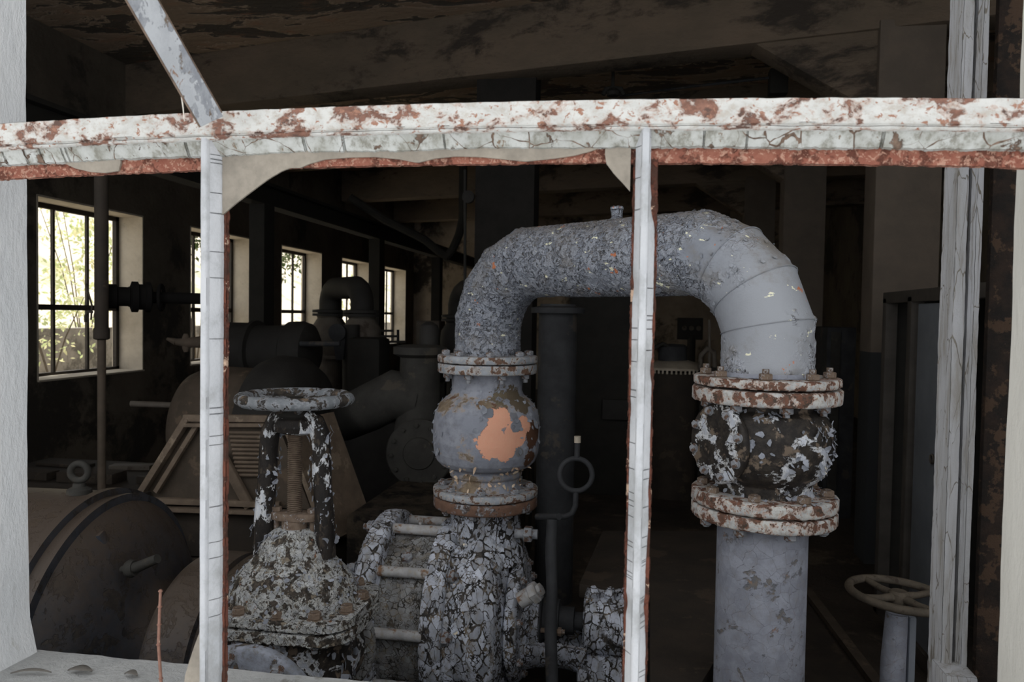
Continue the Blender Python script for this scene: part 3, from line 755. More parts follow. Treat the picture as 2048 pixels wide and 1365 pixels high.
for i in range(1, len(pth)-1):
    sm = MB()
    d0 = (pth[i]-pth[i-1]).normalized(); d1 = (pth[i+1]-pth[i]).normalized(); T = (d0+d1).normalized(); b = (d1-d0).normalized()
    nrm = T.cross(b); k = 1/d0.dot(T)
    sm.tube([pth[i] + nrm*math.cos(t)*(TUBE-.0002) + b*math.sin(t)*(TUBE+.0003)*k for t in [2*math.pi*j/90 for j in range(90)]], .0026, 8, closed=True)
    part(gp, 'weld_seam', sm, M['pipe'])
np_ = PL.lerp(PR, .535); np_.z = Z(.171)+TUBE-.012
part(gp, 'vent_nipple', MB().lathe(np_, (0,0,1), [(.028,0),(.020,.012),(.0155,.018),(.0155,.040),(.017,.041),(.017,.048),(.012,.049)], 32), M['pipe'])
def flange(parent, c, z0, z1, r, mat, seg=180, name='flange', tilt=None):
    h = z1-z0; c = Vector((c.x, c.y, z0)); ax = tilt or (0,0,1)
    return part(parent, name, MB().lathe(c, ax, [(.02,0),(r-.003,0),(r,.003),(r,h-.003),(r-.003,h),(.02,h)], seg, res=.006), mat, angle=50)
flange(gp, PL, Z(-.157), Z(-.134), .168, M['flange']); flange(gp, PR, Z(-.157), Z(-.137), .171, M['flange_pale'])
bolt_ring(gp, (PL.x, PL.y, Z(-.134)), (0,0,1), .140, 8, .0155, M['bolt'], .25, .004)
bolt_ring(gp, (PR.x, PR.y, Z(-.137)), (0,0,1), .143, 8, .0150, M['bolt_rust'], .62, .012)
for j, (c, mt) in enumerate(((PL, 'pipe'), (PR, 'pipe_smooth'))):   # neck fillet onto the flange
    part(gp, 'weld_neck', MB().lathe((c.x, c.y, Z(-.136)), (0,0,1), [(TUBE+.010,0),(TUBE+.0045,.004),(TUBE+.0012,.010)], 120, caps=False), M[mt], angle=60)
# blisters on the arch
rnd = random.Random(3); pts = []
for k in range(560):
    i = rnd.choices(range(len(pth)-1), [(pth[i+1]-pth[i]).length for i in range(len(pth)-1)])[0]
    t = (pth[i+1]-pth[i]).normalized(); u, v, _ = basis(t); a = rnd.uniform(0, 6.28); n_ = u*math.cos(a)+v*math.sin(a)
    p = pth[i].lerp(pth[i+1], rnd.random())
    if noise.noise(p*6)+rnd.uniform(-.15,.15) < -.02 or i > 6: continue
    pts.append((p + n_*(TUBE+.0012), n_))
flakes(gp, pts, (.006, .018), M['pipe'], 3, lift=(.1, .35))

# left check valve
V1 = [(.120,-.192),(.118,-.250),(.124,-.266),(.142,-.280),(.160,-.298),(.173,-.325),(.179,-.36),(.180,-.42),(.176,-.46),(.166,-.487),(.150,-.503),(.120,-.514),(.117,-.520),(.123,-.528),(.121,-.538),(.112,-.546),(.113,-.562),(.124,-.578),(.134,-.584)]
cv = thing('check_valve', (PL.x, PL.y, Z(-.603)), 'grey bulbous pipe valve with salmon primer patch under the left end of the gooseneck', 'valve')
fr_ = (P(1000, 870, 2.42)); pcz = PL + Vector((0,0,Z(-.603)))
def onbody(px, py, C_, R_):  # first hit of the view ray with the vertical cylinder of radius R_ about C_
    r = ray(px, py); o = CM.translation; dx, dy = o.x-C_.x, o.y-C_.y
    A = r.x*r.x+r.y*r.y; B = 2*(r.x*dx+r.y*dy); Cc = dx*dx+dy*dy-R_*R_
    disc = B*B-4*A*Cc
    if disc < 0: t = -B/2/A
    else: t = (-B-math.sqrt(disc))/2/A
    return o + r*t
def sp(px, py, rad, col, amp, raised, R_=.178):
    return (tuple(onbody(px, py, PL, R_) - pcz), rad, col, amp, raised)
SAL = (238,158,132)
mv = peel('grey_valve_with_primer', ((134,137,146),(116,120,130)), ((104,92,78),(122,108,90),(92,64,52)), thr=.33, sc=15, disp=.0012, fine=160, edge=.02, dirt=(104,104,104), halo=(150,134,116), dirtamt=.4, tint=.1, zband=((.0,.086,.16),(.285,.345,.13)),
    spots=[sp(1045, 796, .050, (92,82,68), .05, False, .155), sp(1005, 788, .044, (100,90,74), .05, False, .158), sp(962, 798, .020, (112,92,72), .05, False, .16), sp(1066, 870, .044, (84,60,46), .05, False), sp(1062, 920, .03, (84,60,46), .05, False),
           sp(1000, 838, .042, SAL, .03, False), sp(985, 885, .052, SAL, .035, False), sp(1012, 900, .036, SAL, .035, False), sp(1030, 870, .045, SAL, .03, False), sp(1048, 850, .030, SAL, .02, False),
           sp(1030, 832, .017, (112,114,120), .016, True), sp(1034, 852, .020, (120,124,132), .014, True), sp(1038, 905, .016, (114,114,116), .02, True), sp(975, 825, .022, (112,116,124), .022, True), sp(948, 850, .034, (128,132,142), .03, True)])
part(cv, 'valve_body', MB().lathe((PL.x, PL.y, CAMZ), (0,0,-1), [(r_, -h) for r_, h in V1], 340, res=.0035), mv, angle=60)
flange(cv, PL, Z(-.192), Z(-.162), .167, M['flange']); flange(cv, PL, Z(-.603), Z(-.580), .177, M['flange'])
bolt_ring(cv, (PL.x, PL.y, Z(-.192)), (0,0,-1), .140, 8, .0150, M['bolt'], .25, .014)
bolt_ring(cv, (PL.x, PL.y, Z(-.580)), (0,0,1), .148, 8, .0150, M['bolt'], .1, .006)
V1n = [(r_, -h) for r_, h in V1]
flakes(cv, lathe_pts((PL.x, PL.y, CAMZ), (0,0,-1), V1n[:5], 90, 8), (.006, .016), M['flake'], 4, lift=(.15,.5))
flakes(cv, lathe_pts((PL.x, PL.y, CAMZ), (0,0,-1), V1n[9:], 110, 9), (.008, .020), M['flake_cream'], 5, lift=(.2,1.0), name='peeling_primer')
flakes(cv, lathe_pts((PL.x, PL.y, CAMZ), (0,0,-1), V1n[4:10], 70, 12, test=lambda p, t, h: (CM.inverted() @ p).x > .02 or (CM.inverted() @ p).x < -.245), (.008, .022), M['flake'], 6, lift=(.1,.5), name='peeling_paint')
flakes(cv, [(onbody(x, y, PL, .180), (onbody(x, y, PL, .180)-Vector((PL.x, PL.y, onbody(x, y, PL, .180).z))).normalized()) for x, y in ((1032,842),(1026,856),(962,838),(950,862),(1040,904),(1052,896),(968,820),(884,870),(876,905),(1070,850),(1068,900))], (.020, .034), M['flake'], 71, lift=(.1, .4))
# companion flange under the left valve belongs to the pump (below)

# right check valve
V2 = [(.118,-.196),(.120,-.212),(.138,-.222),(.150,-.245),(.156,-.275),(.157,-.31),(.152,-.340),(.140,-.366),(.122,-.382),(.113,-.390),(.112,-.412),(.118,-.420)]
cr = thing('check_valve', (PR.x, PR.y, Z(-.447)), 'blackened pipe valve shedding curled grey paint under the right end of the gooseneck', 'valve')
part(cr, 'valve_body', MB().lathe((PR.x, PR.y, CAMZ), (0,0,-1), [(r_, -h) for r_, h in V2], 340, res=.003), M['black_flake'], angle=60)
flange(cr, PR, Z(-.196), Z(-.163), .174, M['flange_pale']); 
flange(cr, PR, Z(-.447), Z(-.417), .171, M['flange_pale'], tilt=(.02, .01, 1))
bolt_ring(cr, (PR.x, PR.y, Z(-.196)), (0,0,-1), .143, 8, .0150, M['bolt'], .62, .010)
bolt_ring(cr, (PR.x, PR.y, Z(-.416)), (0,0,1), .145, 8, .0155, M['bolt_rust'], .5, .004)
V2n = [(r_, -h) for r_, h in V2]
flakes(cr, lathe_pts((PR.x, PR.y, CAMZ), (0,0,-1), V2n[1:8], 230, 21, test=lambda p, t, h: noise.noise(p*16) > .05), (.006, .020), M['flake'], 22, lift=(.2, .8))
flakes(cr, lathe_pts((PR.x, PR.y, CAMZ), (0,0,-1), V2n[9:], 40, 23), (.008, .018), M['flake'], 24, lift=(.3, 1.))
flakes(cr, [(Vector((PR.x+math.cos(t)*q_, PR.y+math.sin(t)*q_, Z(-.417))), Vector((0,0,1))) for t, q_ in [(random.uniform(0,6.28), random.uniform(.115,.168)) for _ in range(80)]], (.005, .014), M['flake'], 25, lift=(.1, .6))
# side cover with bolts
sd = (P(1300, 880, 1.72) - Vector((PR.x, PR.y, P(1300, 880, 1.72).z))); sd.z = 0; sd.normalize()
sc_ = Vector((PR.x, PR.y, Z(-.292))) + sd*.128
part(cr, 'side_cover', MB().lathe(sc_, sd, [(.070,-.03),(.072,.004),(.092,.006),(.094,.010),(.094,.020),(.090,.024),(.05,.027),(.0,.028)], 120, res=.004), M['black_flake'], angle=50)
bolt_ring(cr, sc_+sd*.024, sd, .078, 8, .010, M['bolt'], .3, .003)

# riser pipe under the right valve
rp = thing('riser_pipe', (PR.x, PR.y, 0), 'pale grey vertical riser pipe standing under the blackened valve', 'pipe')
part(rp, 'pipe', MB().lathe((PR.x, PR.y, 0), (0,0,1), [(.106,0),(.106,Z(-.478))], 220, res=.006, caps=False), M['pipe_smooth'], angle=60)
flange(rp, PR, Z(-.4825), Z(-.4525), .170, M['flange_pale'], tilt=(.02, .01, 1))
bolt_ring(rp, (PR.x, PR.y, Z(-.4825)), (0,0,-1), .143, 8, .0150, M['bolt'], .5, .006)
part(rp, 'floor_flange', MB().lathe((PR.x, PR.y, 0), (0,0,1), [(.17,0),(.17,.025),(.11,.026)], 60), M['flange'])

# ------------------------------------------------------------------ multistage pump
PZ = Z(-1.02); PC = Vector((PL.x, PL.y, PZ)); AX = Vector((1, 0, 0))
pu = thing('centrifugal_pump', (PL.x, PL.y, 0), 'multistage pump in crazed grey paint carrying the left valve on its discharge', 'pump')
def S(s): return PC + AX*s
part(pu, 'suction_casing', MB().lathe(S(-.375), AX, [(.20,0),(.315,.002),(.328,.012),(.330,.030),(.330,.060),(.322,.072),(.275,.076)], 300, res=.005), M['pump'], angle=55)
part(pu, 'stage_casing', MB().lathe(S(-.302), AX, [(.272,0),(.274,.03),(.270,.06),(.274,.09),(.278,.13),(.274,.162)], 280, res=.005), M['pump_fine'], angle=55)
part(pu, 'discharge_casing', MB().lathe(S(-.145), AX, [(.27,0),(.312,.004),(.316,.015),(.316,.060),(.308,.070),(.292,.074),(.288,.10),(.292,.13),(.298,.17),(.290,.20),(.262,.225),(.215,.24),(.20,.242)], 300, res=.0045), M['pump'], angle=55)
part(pu, 'discharge_neck', MB().lathe((PL.x, PL.y, PZ+.20), (0,0,1), [(.150,0),(.135,.05),(.122,.09),(.118,.13),(.120,-.644+.98+.04-.0) if False else (.119,.16),(.124,.176)], 240, res=.0045, caps=False), M['pump'], angle=55)
flange(pu, PL, Z(-.643), Z(-.6075), .176, M['rust_rim'])
bolt_ring(pu, (PL.x, PL.y, Z(-.643)), (0,0,-1), .148, 8, .0140, M['bolt'], .1, .008)
part(pu, 'end_cover', MB().lathe(S(.098), AX, [(.15,0),(.198,.004),(.204,.012),(.204,.034),(.196,.042),(.12,.046),(.105,.06),(.10,.10)], 220, res=.005), M['pump'], angle=50)
for k in range(10):   # tie rods between the casings
    th = R(12 + 36*k); dr = Vector((0, -math.sin(th), math.cos(th)))
    rr = .300
    part(pu, 'tie_rod', MB().lathe(S(-.318)+dr*rr, AX, [(.0155,0),(.0170,.004),(.0165,.09),(.0170,.18),(.016,.186)], 40, res=.006), M['rod'])
    bolt(pu, S(-.072)+dr*.300, AX, .0215, .012, M['bolt']); bolt(pu, S(-.376)+dr*.300, -AX, .0200, .014, M['bolt'])
for k in range(8):
    th = R(30 + 45*k); dr = Vector((0, -math.sin(th), math.cos(th))); bolt(pu, S(.140)+dr*.178, AX, .014, .008, M['bolt'])
# plugs
th = R(35); dr = Vector((0, -math.sin(th), math.cos(th)))
part(pu, 'plug', MB().hexnut(S(-.225)+dr*.272, dr, .019, .018).cyl(S(-.225)+dr*.28, S(-.225)+dr*.292, .010), M['bolt'])
part(pu, 'grease_nipple', MB().cyl(S(-.222)+Vector((0,-.02,.27)), S(-.222)+Vector((0,-.02,.312)), .005), M['rod'])
q = P(1048, 1068, 2.52)
part(pu, 'plug', MB().lathe(q-AX*.03, AX, [(.016,0),(.016,.03)], 24).hexnut(q, AX, .026, .028).cyl(q+AX*.028, q+AX*.045, .016), M['bolt'])
q = P(1062, 1190, 2.40); dg = Vector((.8, -.1, .55)).normalized()
part(pu, 'plug', MB().lathe(q-dg*.04, dg, [(.026,0),(.026,.045)], 28).hexnut(q, dg, .033, .028).hexnut(q+dg*.028, dg, .02, .014), M['rod'])
# bearing bracket
br = MB()
nb = 40; vs = []; fs = []
for i in range(nb+1):       # half trough from the end cover to the bearing housing
    s = .14 + .22*i/nb; rr = .125 - .018*math.sin(math.pi*i/nb)
    for j in range(29):
        t = math.pi*(j/28) ; vs.append(S(s)+Vector((0, math.cos(t)*rr, -math.sin(t)*rr-.045)))
    for j in range(29):
        t = math.pi*(1-j/28); r2 = rr-.018; vs.append(S(s)+Vector((0, math.cos(t)*r2, -math.sin(t)*r2-.045)))
K = 58
fs = [(i*K+k, i*K+(k+1) % K, i*K+K+(k+1) % K, i*K+K+k) for i in range(nb) for k in range(K)] + [tuple(reversed(range(K))), tuple(nb*K+k for k in range(K))]
br.add(vs, fs); part(pu, 'bearing_bracket', br, M['pump'], sub=1)
part(pu, 'gland', MB().lathe(S(.15), AX, [(.088,0),(.088,.055),(.070,.058),(.066,.11),(.045,.112),(.045,.16),(.030,.162),(.030,.25)], 60), M['dark_grey'])
part(pu, 'gland_bolt', MB().cyl(S(.20)+Vector((0,-.075,-.01)), S(.285)+Vector((0,-.075,-.01)), .008).hexnut(S(.262)+Vector((0,-.075,-.01)), AX, .014, .013), M['bolt_rust'])
part(pu, 'bearing_housing', MB().lathe(S(.345), AX, [(.09,0),(.108,.006),(.110,.03),(.104,.05),(.104,.09),(.112,.11),(.112,.16),(.105,.17),(.05,.175)], 200, res=.005), M['pump'], angle=50)
for s_ in (.375, .43, .475):
    part(pu, 'housing_lug', MB().lathe(S(s_)+Vector((0,-.03,.095)), (0,-.15,1), [(.020,0),(.020,.02),(.012,.028),(.010,.036)], 24), M['pump'])
part(pu, 'housing_foot', MB().box((PC.x+.33, PC.y-.10, .25), (PC.x+.50, PC.y+.12, PZ-.08)), M['pump'], bevel=.012)
part(pu, 'shaft', MB().cyl(S(.50), S(.72), .032, 32), M['dark_grey'])
part(pu, 'pump_foot', MB().box((PC.x-.36, PC.y-.20, .25), (PC.x-.30, PC.y+.20, PZ-.24)).box((PC.x-.12, PC.y-.20, .25), (PC.x+.06, PC.y+.20, PZ-.22)), M['pump'], bevel=.01)
flakes(pu, lathe_pts(S(0), AX, [(.292,-.06),(.295,.04)], 90, 31), (.008, .02), M['flake'], 32, lift=(.1, .4))
flakes(pu, lathe_pts((PL.x, PL.y, PZ), (0,0,1), [(.137,.25),(.122,.29),(.120,.36)], 60, 33), (.008, .02), M['flake'], 34, lift=(.1, .4))
pl = MB().box((PC.x-.55, PC.y-.35, 0), (PC.x+.62, PC.y+.38, .25))
tag(pl.build('machine_plinth', M['dark_grey'], bevel=.02), 'low concrete plinth carrying the crazed grey pump', 'plinth')

# ------------------------------------------------------------------ gate valve in front
GV = P(590, 900, 1.85); GV.z = 0
gv = thing('gate_valve', (GV.x, GV.y, 0), 'hand-wheel gate valve with black yoke shedding grey paint, nearest the broken window', 'valve')
def G(dx, dy, z): return Vector((GV.x+dx, GV.y+dy, Z(z)))
HZ = -.207
hw = part(gv, 'hand_wheel', MB().torus(G(0,0,HZ), (0,0,1), .125, .0145, 96, 20), M['wheel'], angle=80, sub=1)
sp_ = MB()
for k in range(5):
    t = 2*math.pi*k/5+.3; c, s_ = math.cos(t), math.sin(t)
    sp_.tube([G(c*.02, s_*.02, HZ-.028), G(c*.06, s_*.06, HZ-.018), G(c*.125, s_*.125, HZ-.002)], [.012, .009, .0085], 12)
part(hw, 'spoke', sp_, M['wheel'], M=ROOT[gv])
part(hw, 'web', MB().lathe(G(0,0,HZ), (0,0,1), [(.02,-.030),(.06,-.022),(.100,-.008),(.122,-.003),(.122,.001),(.100,-.003),(.06,-.016),(.02,-.022)], 60), M['wheel'], M=ROOT[gv])
part(hw, 'hub', MB().lathe(G(0,0,HZ-.046), (0,0,1), [(.034,0),(.040,.006),(.036,.018),(.026,.030),(.020,.038),(.018,.05)], 40), M['dark'], M=ROOT[gv])
# yoke arms
def arm(sg):
    c = [(.030,-.247),(.052,-.262),(.064,-.29),(.068,-.33),(.070,-.39),(.074,-.45),(.077,-.50),(.080,-.585)]
    pts = [G(sg*x, 0, z) for x, z in c]
    return MB().tube(pts, [.018,.021,.022,.022,.022,.022,.023,.024], 64, res=.004, sx=1.15)
for sg in (-1, 1): part(gv, 'yoke_arm', arm(sg), M['yoke'], angle=60)
part(gv, 'yoke_head', MB().lathe(G(0,0,-.292), (0,0,1), [(.030,0),(.052,.006),(.056,.020),(.050,.036),(.034,.046),(.030,.058),(.026,.060)], 140, res=.003, sx=1.0, sy=.75, u=(1,0,0)), M['yoke'], angle=50)
pr = []; z = 0
while z < .235: pr += [(.0150, z), (.0180, z+.0022), (.0150, z+.0044)]; z += .0046
part(gv, 'threaded_stem', MB().lathe(G(0,0,-.525), (0,0,1), pr, 40), M['thread'], angle=20)
gl = MB(); 
gl.poly([G(.060*math.cos(t), .028*math.sin(t), -.500) for t in [2*math.pi*i/28 for i in range(28)]], (0,0,.018))
gl.lathe(G(0,0,-.53), (0,0,1), [(.030,0),(.030,.03)], 32)
part(gv, 'gland_follower', gl, M['bolt_rust'], bevel=.002)
for sg in (-1, 1):
    part(gv, 'gland_bolt', MB().cyl(G(sg*.046,-.0,-.56), G(sg*.046,0,-.475), .007).hexnut(G(sg*.046,0,-.482), (0,0,1), .0125, .011), M['bolt_rust'])
BP = [(.040,-.520),(.062,-.535),(.078,-.555),(.088,-.580),(.106,-.602),(.132,-.628),(.148,-.655),(.156,-.690)]
part(gv, 'bonnet', MB().lathe((GV.x, GV.y, CAMZ), (0,0,-1), [(r_, -h) for r_, h in BP], 320, res=.003, sx=1.0, sy=.86, u=(1,0,0)), M['bonnet'], angle=60)
def rrect(cx, cy, hx, hy, r_, z, n=10):
    out = []
    for (sx, sy, a0) in ((1,1,0),(-1,1,90),(-1,-1,180),(1,-1,270)):
        for i in range(n+1):
            a = R(a0 + 90*i/n); out.append(Vector((cx+sx*(hx-r_)+math.cos(a)*r_, cy+sy*(hy-r_)+math.sin(a)*r_, z)))
    return out
def plate(z0, z1, hx, hy, r_):
    """flange plate as a dense rounded slab"""
    m = MB(); base = rrect(0, 0, hx, hy, r_, 0, 14); dens = []
    for i in range(len(base)):
        a, b = base[i], base[(i+1) % len(base)]; n = max(1, int((b-a).length/.004))
        dens += [a.lerp(b, k/n) for k in range(n)]
    K = len(dens); rows = [(.25, z1), (.5, z1), (.7, z1), (.82, z1), (.92, z1), (.985, z1), (1., z1-.002)]
    rows += [(1., z1-(z1-z0)*k/6) for k in range(1, 6)] + [(1., z0+.002), (.985, z0), (.6, z0)]
    vs = [(GV.x+q.x*f, GV.y+q.y*f, z) for f, z in rows for q in dens]
    fs = [(i*K+k, i*K+(k+1) % K, i*K+K+(k+1) % K, i*K+K+k) for i in range(len(rows)-1) for k in range(K)] + [tuple(range(K)), tuple((len(rows)-1)*K+k for k in range(K))]
    return m.add(vs, fs)
part(gv, 'bonnet_flange', plate(Z(-.712), Z(-.690), .185, .150, .075), M['bonnet'], angle=50)
part(gv, 'body_flange', plate(Z(-.742), Z(-.718), .187, .152, .078), M['bonnet'], angle=50)
for dx, dy in ((-.155,-.09),(-.075,-.125),(.02,-.125),(.105,-.118),(.158,-.06),(.162,.03),(.12,.115),(-.155,.02),(0,.13),(-.1,.12)):
    bolt(gv, G(dx, dy, -.690), (0,0,1), .0155, .003, M['bolt_rust'])
    bolt(gv, G(dx, dy, -.742), (0,0,-1), .0140, .012, M['bolt'])
part(gv, 'valve_body', MB().lathe((GV.x, GV.y, CAMZ), (0,0,-1), [(.150,.742),(.146,.76),(.142,.80),(.146,.90),(.140,1.0),(.10,1.08)], 260, res=.004, sx=1., sy=.8, u=(1,0,0)), M['black_flake'], angle=60)
FZ = -.885
for sg, yy in ((-1, -.235), (1, .215)):
    o_ = G(0 if sg < 0 else -.02, yy, FZ); ax = (0, sg, 0); fr2 = .170 if sg < 0 else .155
    part(gv, 'pipe_flange', MB().lathe(o_, ax, [(.10,-.028),(fr2-.004,-.028),(fr2,-.024),(fr2,-.004),(fr2-.004,0),(.125,.001),(.120,.003),(.0,.003)], 200, res=.006), M['disc'] if sg < 0 else M['pump_fine'], angle=50)
    part(gv, 'body_neck', MB().cyl(G(0, sg*.05, FZ), G(0, yy-sg*.02, FZ), .115, 60), M['black_flake'])
    bolt_ring(gv, o_, ax, fr2-.022, 8, .0145, M['bolt'], .25, .004)
part(gv, 'base_foot', MB().cyl(G(0,0,-1.6), G(0,0,-1.04), .09, 40), M['dark_grey'])
flakes(gv, lathe_pts((GV.x, GV.y, CAMZ), (0,0,-1), [(r_, -h) for r_, h in BP], 210, 41, test=lambda p, t, h: noise.noise(p*14) > -.05), (.005, .015), M['flake'], 42, lift=(.2, .7))
flakes(gv, [(p + Vector((0, (p.y-GV.y)*-.14, 0)), n_) for p, n_ in lathe_pts((GV.x, GV.y, CAMZ), (0,0,-1), [(.146,.745),(.142,.80),(.146,.88)], 110, 43)], (.010, .026), M['flake'], 44, lift=(.3, 1.))
ap = []
rnd = random.Random(9)
for sg in (-1, 1):
    for k in range(75):
        z = rnd.uniform(-.545, -.27); x = .064 + max(0, (-.39-z))*.14; t = rnd.uniform(0, 6.28)
        n_ = Vector((math.cos(t), math.sin(t), 0)); ap.append((G(sg*x + n_.x*.0235, n_.y*.0215, z), n_))
flakes(gv, ap, (.007, .022), M['flake'], 45, lift=(.1, .6))
flakes(gv, [(G(random.uniform(-.17,.17), random.uniform(-.145,.14), -.690), Vector((0,0,1))) for _ in range(90)], (.004, .011), M['flake'], 46, lift=(.1, .5))

# ------------------------------------------------------------------ big motor drum on the left
DC = P(232, 1300, 2.2); DR = .435; MAX_ = Vector((math.cos(R(4)), math.sin(R(4)), 0)); DC.z = Z(-.523)-DR
md = thing('motor', (DC.x-.5, DC.y, 0), 'big blue-grey dusty drum-shaped motor with a lifting eye beside the left pillar', 'motor')
part(md, 'housing', MB().lathe(DC-MAX_*1.1, MAX_, [(.3,0),(DR-.02,.02),(DR-.006,.05),(DR-.006,1.035),(DR+.004,1.038),(DR+.004,1.062),(DR-.014,1.066),(DR-.016,1.088),(DR-.010,1.090),(DR-.010,1.104),(DR-.03,1.108)], 160, res=.05), M['drum'], angle=40)
part(md, 'end_bell', MB().lathe(DC, MAX_, [(DR-.03,.006),(DR-.05,.03),(DR-.10,.07),(DR-.18,.105),(.19,.125),(.15,.15),(.13,.20),(.06,.21)], 140, res=.03), M['drum'], angle=50)
for k in range(4):
    th = R(20+90*k); dr = Vector((0, -math.sin(th), math.cos(th)))
    part(md, 'rib', MB().bar(DC+MAX_*.10+dr*.14, DC+MAX_*.035+dr*.38, .028, .04, up=MAX_), M['drum'], bevel=.006)
eye = Vector((DC.x-.20, DC.y, DC.z+DR))
q = P(182, 945, 2.25); eye = Vector((q.x, DC.y, DC.z+DR-.006))
part(md, 'lifting_eye', MB().lathe(eye, (0,0,1), [(.034,0),(.032,.012),(.018,.020),(.016,.03)], 30).torus(eye+Vector((0,0,.062)), (.25,-1,0), .024, .0095, 40, 14), M['mid_grey'])
part(md, 'foot', MB().box((DC.x-1.1, DC.y-.36, 0), (DC.x-.1, DC.y-.2, .42)).box((DC.x-1.1, DC.y+.2, 0), (DC.x-.1, DC.y+.36, .42)), M['drum'], bevel=.01)
cg = thing('coupling_guard', (DC.x+.45, DC.y, 0), 'small dusty brown drum guard on the shaft between motor and gate valve', 'shaft guard')
s0 = P(330, 1200, 2.1).x + .035
gr = .285; gc = Vector((s0+.02, DC.y-.02, DC.z+.0))
part(cg, 'guard_drum', MB().lathe(gc, AX, [(.05,0),(gr-.05,.002),(gr-.015,.012),(gr,.035),(gr,.14),(gr-.012,.145),(gr-.012,.155),(gr,.16),(gr,.235),(gr-.02,.25),(.1,.255)], 140, res=.04), M['drum_dark'] if False else M['drum'], angle=35)
part(cg, 'guard_foot', MB().box((gc.x+.08, gc.y-.12, 0), (gc.x+.24, gc.y+.12, gc.z-.25)), M['drum'])
part(cg, 'shaft', MB().cyl(DC+MAX_*.225, gc+AX*.01, .05, 30), M['dark'])
# oil pipe stub on the motor
q = P(262, 1145, 2.02)
ob = MB().tube([P(245, 1140, 2.02), P(275, 1135, 2.0), P(315, 1118, 1.98)], [.010, .014, .012], 12).lathe(P(262, 1138, 2.01), (1, 0, .2), [(.02, -.01), (.024, 0), (.02, .012)], 20)
part(md, 'oil_pipe', ob, M['mid_grey'])

# ------------------------------------------------------------------ brown framed generator housing
D3 = 3.45
def Q(px, py, dd=0.): return P(px, py, D3+dd)
gh = thing('generator_housing', (Q(500, 1000).x, Q(500, 1000, .3).y, 0), 'brown hexagonal steel machine housing with angle-iron frame and louvred panel', 'generator')
T0, T1, M0, M1, B0, B1 = (372, 838), (615, 838), (272, 1003), (722, 1075), (352, 1112), (640, 1118)
dep = Vector((.06, .36, 0))
top = [Q(*T0), Q(*T1)]
m = MB().poly([Q(375, 850, .03), Q(285, 1000, .03), Q(622, 1020, .03), Q(556, 850, .03)], dep); part(gh, 'casing', m, M['brown'])
m = MB().poly([Q(285, 1012, .04), Q(358, 1112, .04), Q(600, 1118, .04), Q(640, 1085, .04), Q(622, 1020, .04)], dep); part(gh, 'lower_casing', m, M['brown_dark'])
fr = MB(); UPV = Vector((.16, .98, 0))
def ang(a, b, wd, th=.03): fr.bar(Q(*a), Q(*b), wd, th, up=UPV)
ang((368, 836), (560, 838), .030); ang((372, 850), (600, 850), .016, .05)
ang((375, 838), (274, 1000), .030); ang((395, 850), (312, 985), .022, .02)
ang((268, 1000), (560, 1010), .026); ang((268, 1016), (560, 1026), .018, .05)
ang((292, 1022), (360, 1118), .075, .02)
ang((440, 905), (500, 1015), .048, .02)
part(gh, 'angle_frame', fr, M['brown_light'], bevel=.002)
m = MB().add([Q(562, 846, 0), Q(648, 1088, 0), Q(648, 1088, 0)+dep*1.1, Q(562, 846, 0)+dep*1.1], [(0,1,2,3)]).poly([Q(562, 846, 0), Q(648, 1088, 0), Q(648, 1088, 0)+dep*1.1, Q(562, 846, 0)+dep*1.1], (.02,0,.004)); m.v = m.v[4:]; m.f = [tuple(i-4 for i in f) for f in m.f[1:]]; part(gh, 'side_plate', m, M['brown_light'])
lv = MB()
for k in range(11):
    y = 866 + 8.5*k; lv.bar(Q(458+k*1.5, y, .015), Q(548, y+1, .015), .010, .012, up=UPV + Vector((0, 0, .9)))
part(gh, 'louvres', lv, M['brown_light'])
part(gh, 'corner_bracket', MB().box((-.03,-.03,-.03), (.03,.03,.03), Matrix.Translation(Q(283, 998, -.01))), M['brown_dark'], bevel=.006)
part(gh, 'base', MB().poly([Q(350, 1115, .05), Q(360, 1118, .05) + Vector((0,0,-.4)), Q(640, 1118, .05)+Vector((0,0,-.4)), Q(645, 1118, .05)], dep).box((Q(350,1118).x, Q(500,1118).y, 0), (Q(640,1118).x, Q(500,1118).y+.6, .3)), M['brown_dark'])

# ------------------------------------------------------------------ machines further back
def vpipe(name, label, px0, py0, px1, py1, d, r, mat, cat='pipe', joints=(), zlow=None, seg=24):
    a, b = P(px0, py0, d), P(px1, py1, d)
    if zlow is not None: b = Vector((b.x, b.y, zlow))
    t = thing(name, b if b.z < a.z else a, label, cat)
    part(t, 'pipe', MB().cyl(b, a, r, seg), mat)
    for f, rr, h in joints:
        c = a.lerp(b, f); ax = (b-a).normalized()
        part(t, 'pipe_joint', MB().lathe(c-ax*h/2, ax, [(rr*.92,0),(rr,h*.15),(rr,h*.85),(rr*.92,h)], seg), mat)
    return t
a = P(202, -160, 3.5); b = P(186, 672, 3.5); b.x, b.y = a.x, a.y
sp1 = thing('service_pipe', (a.x, a.y, 0), 'rusty vertical pipe standing before the nearest left window, thinner below', 'pipe')
tm = P(189, 672, 3.5).z
tz = P(200, 305, 3.5).z
part(sp1, 'upper_pipe', MB().tube([(a.x, a.y, tm), (a.x, a.y, tz-.05), (a.x-.02, a.y, tz-.01), (a.x-.06, a.y, tz), (a.x-2.0, a.y+.33, tz)], .030, 28), M['brown_dark'])
part(sp1, 'lower_pipe', MB().cyl((a.x, a.y, 0), (a.x, a.y, tm+.02), .0185, 24), M['brown'])
part(sp1, 'pipe_sleeve', MB().lathe((a.x, a.y, tm-.02), (0,0,1), [(.026,0),(.035,.006),(.035,.05),(.031,.055)], 28), M['brown_dark'])
part(sp1, 'hook', MB().tube([P(185, 625, 3.46), P(176, 623, 3.46), P(171, 632, 3.46), P(171, 645, 3.46)], .006, 8), M['brown_dark'])
